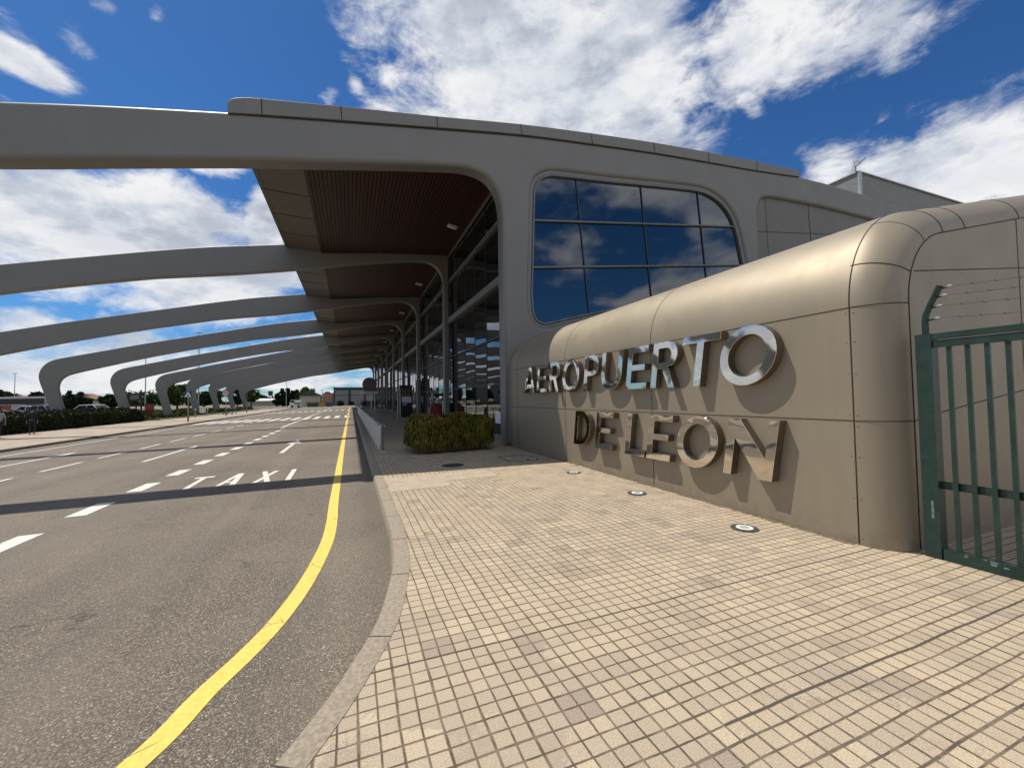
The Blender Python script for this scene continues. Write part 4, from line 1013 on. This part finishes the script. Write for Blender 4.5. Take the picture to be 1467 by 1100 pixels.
# ------------------------------------------------------------------ signs on the left pavement
def signpost(name, x, y, h, lab, r=0.045):
    e = empty(name, (x, y, zt)); tag(e, lab, 'sign'); MB().tube([(x, y, zt), (x, y, zt+h)], r, 8).build('pole', M_GALV, e)
    MB().tube([(x, y, zt), (x, y, zt+0.55)], r+0.03, 8).build('sleeve', M_RED, e); return e
def textmesh(txt, size, m, parent, origin, right, name='lettering'):
    cu = bpy.data.curves.new('t', 'FONT'); cu.body = txt; cu.size = size; cu.align_x = 'CENTER'; cu.align_y = 'CENTER'; cu.extrude = 0.004
    ob = bpy.data.objects.new('t', cu); COL.objects.link(ob); dg = bpy.context.evaluated_depsgraph_get(); dg.update()
    me = bpy.data.meshes.new_from_object(ob.evaluated_get(dg)); right = Vector(right); nrm = right.cross(Vector((0, 0, 1)))
    vs = [Vector(origin)+right*v.co.x+Vector((0, 0, 1))*v.co.y+nrm*v.co.z for v in me.vertices]; fs = [tuple(p.vertices) for p in me.polygons]
    bpy.data.objects.remove(ob); bpy.data.curves.remove(cu); bpy.data.meshes.remove(me)
    return mobj(name, vs, fs, m, parent)
x, y = -16.5, 68.6
e = signpost('speed_limit_sign', x, y, 3.6, 'round white speed limit sign with red rim on a pole by the road')
MB().tube([(x, y-0.06, zt+3.2), (x, y-0.08, zt+3.2)], 0.50, 32).build('sign_plate', M_RED, e)
MB().tube([(x, y-0.085, zt+3.2), (x, y-0.095, zt+3.2)], 0.36, 32).build('sign_face', M_SW, e); textmesh('20', 0.55, M_BLACK, e, (x, y-0.105, zt+3.2), (1, 0, 0))
x, y = -15.7, 51.6
e = signpost('crossing_sign', x, y, 3.0, 'blue square pedestrian crossing sign with a white triangle on a pole')
MB().box((x, y-0.07, zt+2.8), (0.68, 0.02, 0.68)).build('sign_plate', M_BLUE, e)
mb = MB().prism([(x-0.3, zt+2.52), (x+0.3, zt+2.52), (x, zt+3.08)], 'y', y-0.095, y-0.085); mb.build('triangle', M_SW, e)
mb = MB().prism([(x-0.1, zt+2.56), (x-0.05, zt+2.56), (x, zt+2.68), (x+0.06, zt+2.56), (x+0.11, zt+2.56), (x+0.03, zt+2.75), (x+0.02, zt+2.86), (x-0.02, zt+2.86), (x-0.03, zt+2.75)], 'y', y-0.105, y-0.098); mb.build('walking_figure', M_BLACK, e)
e = signpost('crossing_sign', -16.9, 83, 3.2, 'small dark square sign seen edge of the second crossing')
MB().box((-16.9, 83.0, zt+2.85), (0.04, 0.70, 0.70)).build('sign_plate', M_DKFR, e); e['label'] = 'slim pole before the second crossing with a square sign seen edge on'
e = empty('road_sign', (-17.3, 108, zt)); tag(e, 'distant square sign with dark face on a slim pole at the end of the pavement', 'sign')
MB().tube([(-17.3, 108, zt), (-17.3, 108, 4)], 0.05, 6).build('pole', M_GALV, e); MB().box((-17.3, 107.9, 3.5), (0.95, 0.04, 1.1)).build('sign_plate', M_DKFR, e)
# two-leg notice board behind the hedge
e = empty('notice_board', (-24.0, 61.5, zt)); tag(e, 'dark notice board on two black legs behind the end of the hedge', 'notice board')
for xx in (-24.5, -23.3): MB().box((xx, 61.5, 1.35), (0.14, 0.12, 3.3)).build('leg', M_BLACK, e)
MB().box((-23.9, 61.5, 2.45), (1.2, 0.08, 0.9)).build('board', M_DKFR, e); MB().box((-23.9, 61.44, 2.4), (0.8, 0.02, 0.5)).build('notice', simple('board_face', (0.16, 0.17, 0.12), 0.5), e)
# red pillar
e = empty('red_pillar_cabinet', (-24.15, 66, zt)); tag(e, 'rusty red pillar cabinet with a wider top beside the planting bed', 'cabinet')
MB().box((-24.15, 66, 0.35), (0.40, 0.4, 1.25)).build('stem', M_REDD, e); MB().box((-24.15, 66, 1.15), (0.75, 0.6, 0.75)).build('head', simple('rust_red', (0.24, 0.05, 0.025), 0.5), e); MB().box((-24.15, 66, 1.55), (0.9, 0.75, 0.06)).build('cap', M_REDD, e)
# small lamp bollards and trolley rack
for (x, y, lab) in ((-19.0, 65.0, 'thin white topped lamp bollard left of the other one on the pavement'), (-18.9, 69.5, 'thin white topped lamp bollard closer to the trolleys')):
    e = empty('lamp_bollard', (x, y, zt)); tag(e, lab, 'bollard', 'slim lamp bollards on the left pavement')
    MB().tube([(x, y, zt), (x, y, zt+0.95)], 0.05, 8).build('post', M_GALV, e); MB().tube([(x, y, zt+0.95), (x, y, zt+1.15)], 0.09, 10).build('lamp', M_SW, e)
for i in range(4):
    x = -18.9+0.5*i; y = 76.0+0.35*i
    e = empty('luggage_trolley', (x, y, zt)); tag(e, 'grey metal luggage trolley parked on the left pavement', 'trolley', 'luggage trolleys on the left pavement')
    mb = MB()
    for s_ in (-0.25, 0.25):
        mb.tube([(x+s_, y-0.45, zt+0.2), (x+s_, y+0.4, zt+0.2), (x+s_, y+0.5, zt+1.0)], 0.02, 5)
    mb.tube([(x-0.25, y+0.5, zt+1.0), (x+0.25, y+0.5, zt+1.0)], 0.025, 5); mb.tube([(x-0.25, y-0.45, zt+0.2), (x+0.25, y-0.45, zt+0.2)], 0.02, 5)
    mb.build('frame', M_DKFR, e)
    for sx_ in (-0.25, 0.25):
        for sy_ in (-0.4, 0.35): MB().tube([(x+sx_-0.02, y+sy_, zt+0.09), (x+sx_+0.02, y+sy_, zt+0.09)], 0.09, 10).build('wheel', M_TYRE, e)
MB().box((-19.9, 71.0, zt+0.85), (0.6, 0.6, 0.8)).build('white_bin', M_WPAINT); o = bpy.data.objects['white_bin']; tag(o, 'white boxy container on the left pavement by the trolleys', 'container')
for x, y, l_, lab in ((-28.0, 68.5, 2.6, 'grey low concrete wall left of the far canopy leg'), (-25.2, 60.5, 0.9, 'pale low concrete block between canopy leg and notice board')):
    o = MB().box((x, y, 0.35), (l_, 0.4, 1.35 if l_ > 1 else 1.0)).build('low_wall', M_CONC); tag(o, lab, 'wall')

# ------------------------------------------------------------------ vehicles
def car(x, y, rot, body, label, kind='car', zb=0.10, L=4.3, H=1.48, W=1.78):
    e = empty('parked_car', (x, y, zb)); tag(e, label, kind, 'cars parked behind the hedge')
    xf = Matrix.Translation((x, y, zb)) @ Matrix.Rotation(rot, 4, 'Z')
    pro = [(-L/2, .35), (-L/2+.03, .62), (-L/2+.12, .80), (-L*.27, .93), (-L*.13, .97), (L*.36, .98), (L/2-.1, .92), (L/2, .70), (L/2-.02, .35), (L*.36, .22), (-L*.36, .22)]
    mb = MB(); ws = W/2
    n = len(pro); k = 0
    for s_, ins in ((-1, 0.07), (-1, 0), (1, 0), (1, 0.07)):
        for (px, pz) in pro:
            cxs = px*(1-ins*0.35); mb.v.append(Vector((cxs, s_*(ws-ins), 0.22+(pz-0.22)*(1 if ins == 0 else 0.985))))
    mb.f.append(tuple(range(n))[::-1]); mb.f.append(tuple(range(3*n, 4*n)))
    for r in range(3):
        for i in range(n): mb.f.append((r*n+i, r*n+(i+1) % n, (r+1)*n+(i+1) % n, (r+1)*n+i))
    mb.build('body', body, e, True, xf=xf)
    cab = [(-L*.17, .95), (-L*.04, H-.06), (L*.03, H), (L*.22, H-.02), (L*.33, H-.12), (L*.43, .96)]
    mb = MB()
    for s_ in (-1, 1):
        for (px, pz) in cab: mb.v.append(Vector((px, s_*(ws-.08-(pz-.95)*.28), pz)))
    m_ = len(cab); mb.f += [tuple(range(m_)), tuple(reversed(range(m_, 2*m_)))] + [(i, i+1, i+1+m_, i+m_) for i in range(m_-1)]
    mb.build('windows', M_AGLASS, e, xf=xf)
    mb = MB().add([(-L*.04+.05, -ws*.62, H-.05), (L*.33, -ws*.60, H-.10), (L*.33, ws*.60, H-.10), (-L*.04+.05, ws*.62, H-.05), (0.05*L, -ws*.58, H+.012), (L*.24, -ws*.57, H), (L*.24, ws*.57, H), (.05*L, ws*.58, H+.012)], [(0, 1, 5, 4), (1, 2, 6, 5), (2, 3, 7, 6), (3, 0, 4, 7), (4, 5, 6, 7)])
    for s_ in (-1, 1):
        for a, b in (((-L*.17, .96), (-L*.03, H-.04)), ((L*.12, .96), (L*.12, H-.02)), ((L*.42, .96), (L*.32, H-.1)), ((-L*.03, H-.03), (L*.32, H-.07))):
            mb.tube([(a[0], s_*(ws-.08-(a[1]-.95)*.28), a[1]), (b[0], s_*(ws-.08-(b[1]-.95)*.28), b[1])], .03, 5)
    mb.build('roof', body, e, xf=xf)
    for px in (-L*.31, L*.30):
        for s_ in (-1, 1):
            wl = MB().tube([(px, s_*(ws-.2), .32), (px, s_*(ws+.01), .32)], .32, 18).build('wheel', M_TYRE, e, xf=xf); subpart(wl, e)
            MB().tube([(px, s_*(ws-.02), .32), (px, s_*(ws+.02), .32)], .19, 14).build('rim', M_GALV, wl, xf=xf)
    for s_ in (-1, 1):
        MB().box((-L/2+.10, s_*ws*.68, .70), (.14, .34, .14)).build('headlight', M_SW, e, xf=xf); MB().box((L/2-.05, s_*ws*.72, .78), (.10, .26, .16)).build('tail_light', M_RED, e, xf=xf)
    return e
r0 = R_(-21)
car(-27.6, 62.2, r0+math.pi, M_WPAINT, 'white car parked just left of the far canopy leg, its roof above the hedge', L=4.6, H=1.50)
car(-33.9, 66.3, r0+math.pi*0.98, M_SILV, 'silver car half hidden behind the white car above the hedge', H=1.52)
car(-38.0, 70.5, r0, M_WPAINT, 'white car with bright bonnet behind the large canopy leg', H=1.46)
car(-36.8, 60.6, r0+0.1, M_DKCAR, 'dark green car parked in front of the red coach, right of its neighbour', H=1.38)
car(-41.5, 64.0, r0, M_DKCAR, 'dark car parked in front of the red coach, at its left part', H=1.40)
car(-43.5, 72.5, r0+0.05, M_SILV, 'silver car with a sloping windscreen between the coach and dark cars', H=1.50)
def coach(x, y, rot):
    z = 0.1; e = empty('coach', (x, y, z)); tag(e, 'long red and white coach with a dark window band beyond the parked cars', 'coach')
    xf = Matrix.Translation((x, y, z)) @ Matrix.Rotation(rot, 4, 'Z')
    def pb(name, c, d, m, par=e): return MB().box(c, d).build(name, m, par, xf=xf)
    mb = MB().prism([(-6, .35), (6, .35), (6, 2.6), (5.9, 3.0), (5.6, 3.12), (-5.7, 3.12), (-6, 2.8)], 'y', -1.25, 1.25); mb.build('body', simple('coach_white', (0.42, 0.38, 0.36), 0.35), e, xf=xf)
    pb('window_band', (-0.1, -1.262, 2.25), (11.6, .03, 1.0), M_AGLASS); pb('stripe', (-3.2, -1.262, 1.15), (5.6, .025, .95), M_RED); pb('stripe', (4.1, -1.262, 1.35), (3.6, .025, .7), M_REDD)
    pb('roof_rail', (-0.1, -1.2, 3.0), (11.8, .15, .15), M_WPAINT)
    for px in (-4, 3.2, 4.4): MB().tube([(px, -1.27, .5), (px, -.9, .5)], .5, 20).build('wheel', M_TYRE, e, xf=xf)
coach(-57.3, 104.5, -yaw)

# ------------------------------------------------------------------ far buildings and yard
gz = -0.34
B = empty('hangar', (3, 150, gz)); tag(B, 'grey panelled hangar with a dark frame closing the end of the road', 'building')
MB().box((14.5, 154.2, 2.7), (40, 8, 6.2)).build('wall', M_DKFR, B)
mb = MB()
for i in range(8):
    x0 = -5.0+4.95*i
    mb.box((x0+2.05, 150.17, 4.25), (4.1, 0.06, 1.6)); mb.box((x0+2.05, 150.17, 1.45), (4.1, 0.06, 3.5))
mb.build('panel', simple('hangar_panel', (0.20, 0.21, 0.20), 0.6), B); MB().box((14.5, 154, 5.9), (40.4, 8.4, 0.25)).build('roof', M_DKFR, B)
B = empty('warehouse', (-12.5, 155, gz)); tag(B, 'cream single storey warehouse with a dark pitched roof', 'building')
MB().box((-12.7, 155, 1.5), (6.2, 8, 3.7)).build('wall', simple('cream_wall', (0.42, 0.39, 0.31), 0.8), B)
mb = MB().prism([(-16.2, 3.35), (-9.2, 3.35), (-11.2, 4.3), (-14.8, 4.6)], 'y', 150.6, 159.4); mb.build('roof', M_DKFR, B)
B = empty('brick_building', (-7, 152, gz)); tag(B, 'orange brick building with a low dark dome beside the hangar', 'building')
MB().box((-7.2, 154, 1.9), (3.4, 6, 4.5)).build('wall', simple('orange_brick', (0.36, 0.19, 0.12), 0.8), B)
mb = MB().prism([(-8.3, 4.15)]+[(-7.45+0.85*math.cos(R_(180-a)), 4.15+0.5*math.sin(R_(a))) for a in range(10, 180, 15)]+[(-6.6, 4.15)], 'y', 151, 157); mb.build('roof', M_DKFR, B)
MB().box((-5.75, 153.8, 1.9), (0.7, 5, 4.6)).build('side_wall', simple('beige_brick', (0.36, 0.26, 0.19), 0.8), B)
def skip(x, y, L, m, lab, h=1.35):
    e = empty('waste_container', (x, y, gz)); tag(e, lab, 'container')
    mb = MB().prism([(x-L/2+0.15, gz+.1), (x+L/2-0.15, gz+.1), (x+L/2, gz+h), (x-L/2, gz+h)], 'y', y-0.9, y+0.9); mb.build('body', m, e)
    MB().box((x, y, gz+h+.03), (L+.1, 1.9, .08)).build('rim', M_DKFR, e)
    for i in range(5): MB().box((x-L/2+0.25+i*(L-0.5)/4, y-0.93, gz+h*0.55), (.08, .06, h*0.85)).build('rib', m, e)
skip(-10.9, 138, 3.2, simple('skip_green', (0.05, 0.065, 0.04), 0.6), 'long dark green waste container in the far yard')
skip(-8.5, 138.2, 1.5, simple('skip_yellow', (0.42, 0.34, 0.03), 0.6), 'yellow waste container between the green and the blue one', 1.55)
skip(-6.3, 138.4, 1.9, simple('skip_blue', (0.03, 0.09, 0.20), 0.6), 'blue waste container next to the yellow one')
e = empty('parked_van', (-15.2, 135, gz)); tag(e, 'white van with dark windscreen parked before the cream warehouse', 'van')
mb = MB().prism([(-16.6, .1), (-13.7, .1), (-13.7, 1.95), (-16.3, 2.0), (-16.65, 1.2)], 'y', 134, 136); mb.build('body', M_WPAINT, e); MB().box((-15.9, 133.98, 1.5), (1.0, .04, .6)).build('window', M_AGLASS, e); MB().box((-14.6, 133.98, 0.9), (1.7, .04, .5)).build('stripe', simple('van_green', (0.1, 0.2, 0.12), 0.5), e)
for px in (-16, -14.3): MB().tube([(px, 133.95, .05), (px, 134.2, .05)], .36, 14).build('wheel', M_TYRE, e)
B = empty('long_shed', (-34, 200, gz)); tag(B, 'long low white roofed shed far beyond the left pavement', 'building')
MB().box((-34, 202, 0.9), (13.5, 6, 2.4)).build('wall', simple('shed_wall', (0.30, 0.29, 0.26), 0.8), B)
mb = MB().prism([(198.6, 1.9), (205.4, 1.9), (202, 2.9)], 'x', -40.9, -27.1); mb.build('roof', simple('shed_roof', (0.62, 0.61, 0.58), 0.6), B)
for i, (x, y, r, lab) in enumerate(((-3.3, 145, 1.25, 'round dark clipped bush before the hangar, left one'), (0.0, 145.5, 1.05, 'round dark clipped bush before the hangar, right one'))):
    e = empty('bush', (x, y, gz)); tag(e, lab, 'bush', 'clipped bushes before the hangar'); mb = MB()
    for j in range(700):
        d = rnd_dir(); leafq(mb, Vector((x, y, gz+r*0.75))+Vector((d.x*r, d.y*r*0.7, d.z*r*0.75))*random.uniform(0.7, 1), 0.16)
    mb.build('leaves', M_TREE[1], e, fix=False); MB().tube([(x, y, gz), (x, y, gz+r)], 0.1, 6).build('stem', M_BARK, e)
# lamp posts
for x, y, h, lab in ((-27.3, 95, 15, 'tall thin grey lamp mast rising between the canopy ribs'), (-41.0, 110, 13.5, 'tall thin lamp mast beyond the red pillar cabinet'), (-22.2, 170, 9.5, 'distant thin lamp mast above the dark trees'), (-8.9, 149, 5.0, 'short lamp post between the warehouse and the brick building'), (-92, 165, 11, 'thin mast above the trees left of the far canopy leg')):
    e = empty('lamp_mast', (x, y, gz)); tag(e, lab, 'lamp post')
    MB().tube([(x, y, gz), (x, y, h)], [0.13, 0.07], 8).build('pole', M_GALV, e); MB().box((x, y, h+0.05), (1.1, 0.35, 0.12)).build('lamp_head', M_GALV, e)

# ------------------------------------------------------------------ trees
random.seed(21)
ti = 0
def T(x, y, h, w_, k, shape='round', n=800, ls=0.35, lab='', g=None): tree(x, y, h+0.45, w_, M_TREE[k], lab, ['broadleaf_tree', 'conifer_tree'][shape == 'cone'], shape=shape, n=n, ls=ls, group=g)
T(-38.0, 118, 6.6, 7.0, 0, lab='big mid green tree seen right of the third visible canopy leg', n=1500, ls=0.3)
T(-34.6, 124, 4.4, 5.2, 1, lab='dark low tree beside the big green one', n=900)
for i, (x, y, h, w_, k) in enumerate(((-58, 150, 5.2, 8, 0), (-52.5, 152, 5.8, 9, 0), (-47, 155, 5.0, 8, 0))):
    T(x, y, h, w_, k, lab=['low round green tree left in the group behind the notice board', 'tallest green tree in the group behind the notice board', 'right hand green tree in the group behind the notice board'][i], n=900)
g = 'trees beyond the car park'
for i in range(13):
    x = -82+i*1.55+random.uniform(-.5, .5); T(x*1.0, 158+random.uniform(-5, 5), [5.6, 4.2, 6.0, 4.6, 4.0, 4.8, 5.2, 4.1, 5.0, 3.6, 4.4, 3.6, 4.6][i], random.uniform(3.0, 4.8), 1, 'cone' if i in (2, 6, 9) else 'round', n=700, ls=0.34, lab='small dark tree in the far row beyond the car park', g=g)
g = 'dark conifers behind the van'
for i, (x, h) in enumerate(((-28.0, 4.5), (-26.4, 6.4), (-24.6, 7.0), (-22.9, 5.6), (-21.4, 6.0), (-20.4, 4.6))): T(x, 190+i, h*1.02, 5.8, 1, 'cone', n=2200, ls=0.36, lab='dark pointed conifer in the far group behind the van', g=g)
T(-16.6, 186, 7.9, 6.0, 2, lab='light green round tree rising behind the cream warehouse', n=1600, ls=0.33); T(-19.6, 188, 5.6, 3.6, 0, lab='small mid green tree left of the light green one', n=600)
for i, x in enumerate((-51, -48.5, -46, -43.4)): T(x, 262, [3.9, 5.4, 5.6, 4.4][i], 5.5, 0, n=450, ls=0.5, lab='far green tree above the long white shed', g='far trees above the white shed')
for i, (x, y, h) in enumerate(((-33.5, 128, 5.0), (-29.6, 134, 5.6), (-27.4, 140, 6.2), (-31, 150, 6.4))): T(x, y, h, 4.6, 1 if i % 2 else 0, n=700, lab='tree glimpsed between the farthest canopy legs', g='trees between the farthest canopy legs')
# far tree belt
mb = MB(); random.seed(33)
for i in range(7000):
    a = R_(random.uniform(-75, 30)); rr = 420+random.uniform(-15, 15); x = math.sin(a)*rr; y = math.cos(a)*rr
    hh = 6+3*math.sin(a*37)+2*math.sin(a*91+1); leafq(mb, Vector((x, y, -0.6+random.random()*hh)), 1.5)
mb.build('far_woodland', M_TREE[1], fix=False)['kind'] = 'stuff'
# hill with woodland at far left
mb = MB(); N = 28
hv = []
for j in range(9):
    for i in range(N+1):
        f = i/N; a = R_(-46+26*f); rr = 430+j*25; hh = 17*math.exp(-((f-0.52)/0.13)**2)*math.sin(math.pi*j/8)+2.0*math.sin(f*19)*math.sin(math.pi*j/8)
        hv.append((math.sin(a)*rr, math.cos(a)*rr, -0.7+max(0, hh)))
hf = [(j*(N+1)+i, j*(N+1)+i+1, (j+1)*(N+1)+i+1, (j+1)*(N+1)+i) for j in range(8) for i in range(N)]
S(mobj('hill', hv, hf, simple('hill_green', (0.07, 0.085, 0.035), 0.95, var=0.4, scale=0.02), smooth=True))
mb = MB()
for i in range(3800):
    f = random.uniform(0.30, 0.82); j = random.uniform(2, 6.5); a = R_(-46+26*f); rr = 430+j*25; hh = 17*math.exp(-((f-0.52)/0.13)**2)*math.sin(math.pi*j/8)
    leafq(mb, Vector((math.sin(a)*rr, math.cos(a)*rr, hh+random.random()*4.5)), 1.5)
mb.build('hill_woodland', M_TREE[1], fix=False)['kind'] = 'stuff'
for i, (x, y, w_, h, lab) in enumerate(((-131, 240, 14, 4.2, 'far low house with a red tiled roof, left one'), (-112, 246, 11, 3.6, 'far low house with a red tiled roof, middle one'), (-120, 262, 9, 5.2, 'far pale house rising behind the red roofs'))):
    B = empty('house', (x, y, gz)); tag(B, lab, 'house'); MB().box((x, y, h/2-0.2), (w_, 8, h)).build('wall', simple('house_wall', (0.40, 0.34, 0.28), 0.8), B)
    MB().prism([(x-w_/2-.4, h-.25), (x+w_/2+.4, h-.25), (x, h+1.7)], 'y', y-4.4, y+4.4).build('roof', simple('roof_tile', (0.20, 0.09, 0.06), 0.8), B)

# ------------------------------------------------------------------ people
M_SKIN = simple('skin', (0.45, 0.27, 0.19), 0.55); M_HAIR = simple('hair', (0.03, 0.02, 0.015), 0.6)
def skinmesh(name, nodes, edges, m, parent, root=0):
    """nodes: (x,y,z,rx[,ry])"""
    me = bpy.data.meshes.new(name); me.from_pydata([n_[:3] for n_ in nodes], edges, []); me.update()
    ob = bpy.data.objects.new(name, me); COL.objects.link(ob)
    sk = ob.modifiers.new('s', 'SKIN'); sk.use_smooth_shade = True; sb = ob.modifiers.new('u', 'SUBSURF'); sb.levels = 1; sb.render_levels = 1
    for i, n_ in enumerate(nodes): 
        d = me.skin_vertices[0].data[i]; d.radius = (n_[3], n_[4] if len(n_) > 4 else n_[3]); d.use_root = (i == root)
    dg = bpy.context.evaluated_depsgraph_get(); dg.update(); m2 = bpy.data.meshes.new_from_object(ob.evaluated_get(dg))
    bpy.data.objects.remove(ob)
    m2.materials.clear(); m2.materials.append(m); o = bpy.data.objects.new(name, m2); COL.objects.link(o); o.parent = parent; return o
def person(x, y, z, rot, shirt, pants, shoes, label, hair=M_HAIR, stride=0.16, lean=0.0, s=1.0):
    e = empty('person', (x, y, z)); tag(e, label, 'person'); e.rotation_euler = (0, 0, rot); e.scale = (s, s, s)
    # local: faces +Y
    N = [(0, 0, .98, .10, .07), (0, .01, 1.15, .09, .07), (0, .02+lean*.3, 1.36, .11, .07), (0, .02+lean*.6, 1.45, .05), (0, .03+lean*.7, 1.54, .055), (0, .05+lean*.8, 1.64, .085, .10), (0, .05+lean*.8, 1.73, .075, .09)]
    E = [(0, 1), (1, 2), (2, 3), (3, 4), (4, 5), (5, 6)]
    for sd in (-1, 1):
        k = len(N); st = stride*sd
        N += [(sd*.10, 0, .90, .075), (sd*.10, st*.55+.02, .50, .05), (sd*.10, st, .09, .042), (sd*.10, st+.14, .04, .038)]; E += [(0, k), (k, k+1), (k+1, k+2), (k+2, k+3)]
        k = len(N); aw = -st*.9
        N += [(sd*.18, .02+lean*.4, 1.40, .045), (sd*.235, aw*.4, 1.14, .036), (sd*.24, aw+.06, .90, .027), (sd*.24, aw+.08, .82, .030, .018)]; E += [(2, k), (k, k+1), (k+1, k+2), (k+2, k+3)]
        hnd = k+3
        for f in range(4):
            q = len(N); dy = (f-1.5)*.020; N += [(sd*.24, aw+.08+dy, .765, .009), (sd*.225, aw+.085+dy, .725+abs(f-1.3)*.006, .008)]; E += [(hnd, q), (q, q+1)]
        q = len(N); N += [(sd*.228, aw+.12, .80, .010), (sd*.222, aw+.135, .765, .009)]; E += [(hnd, q), (q, q+1)]
    skinmesh('body', N, E, M_SKIN, e)
    SN = [(0, 0, .93, .165, .125), (0, .01, 1.15, .15, .115), (0, .02+lean*.3, 1.38, .18, .12), (0, .02+lean*.5, 1.46, .08)]; SE = [(0, 1), (1, 2), (2, 3)]
    for sd in (-1, 1):
        k = len(SN); aw = -stride*sd*.9; SN += [(sd*.19, .02+lean*.4, 1.41, .07), (sd*.235, aw*.4, 1.16, .06)]; SE += [(2, k), (k, k+1)]
        if shirt[1]: SN += [(sd*.24, aw+.05, .93, .045)]; SE += [(k+1, k+2)]
    skinmesh('shirt', SN, SE, shirt[0], e)
    PN = [(0, 0, .97, .155, .118)]; PE = []
    for sd in (-1, 1):
        k = len(PN); st = stride*sd; PN += [(sd*.10, 0, .88, .108), (sd*.10, st*.55+.02, .50, .078), (sd*.10, st, .12, .062)]; PE += [(0, k), (k, k+1), (k+1, k+2)]
    skinmesh('trousers', PN, PE, pants, e)
    for sd in (-1, 1):
        st = stride*sd; skinmesh('shoe', [(sd*.10, st-.05, .045, .045), (sd*.10, st+.08, .04, .045), (sd*.10, st+.18, .03, .035)], [(0, 1), (1, 2)], shoes, e)
    skinmesh('hair', [(0, -.005+lean*.8, 1.62, .06, .07), (0, .0+lean*.8, 1.71, .085, .085), (0, .05+lean*.8, 1.765, .07, .075)], [(0, 1), (1, 2)], hair, e, 1)
    fc = MB()
    yy = .135+lean*.8
    for sd in (-1, 1): fc.tube([(sd*.032, yy-.005, 1.655), (sd*.032, yy+.006, 1.655)], .009, 6)
    fc.box((0, yy+.0, 1.595), (.045, .012, .008)); fm = fc.build('face_details', M_HAIR); fm.parent = e
    ns = MB().tube([(0, yy, 1.66), (0, yy+.018, 1.625), (0, yy, 1.62)], [.007, .013, .008], 6); nm = ns.build('nose', M_SKIN); nm.parent = e
    return e
t = mat('striped_shirt'); sx = t.new('ShaderNodeSeparateXYZ'); t.l.new(t.pos, sx.inputs[0])
t.put(t.b.inputs['Base Color'], t.mix(t.smooth(t.math('SINE', t.math('MULTIPLY', sx.outputs[2], 75)), -0.2, 0.2), (0.42, 0.41, 0.39, 1), (0.25, 0.25, 0.26, 1))); M_STRIPE = t.m
M_NAVY = simple('navy_cloth', (0.012, 0.016, 0.030), 0.85); M_JEAN = simple('dark_jeans', (0.018, 0.022, 0.045), 0.85)
person(-19.48, 33.8, zt, R_(70), (M_STRIPE, False), M_JEAN, M_WPAINT, 'person in a striped grey shirt, dark jeans and white shoes walking at the left edge', s=1.02)
person(-19.75, 37.0, zt, R_(28), (M_NAVY, True), M_NAVY, M_BLACK, 'person in dark navy clothes standing in front of the hedge', stride=0.05, lean=0.10, s=0.97)
bpy.context.view_layer.update()
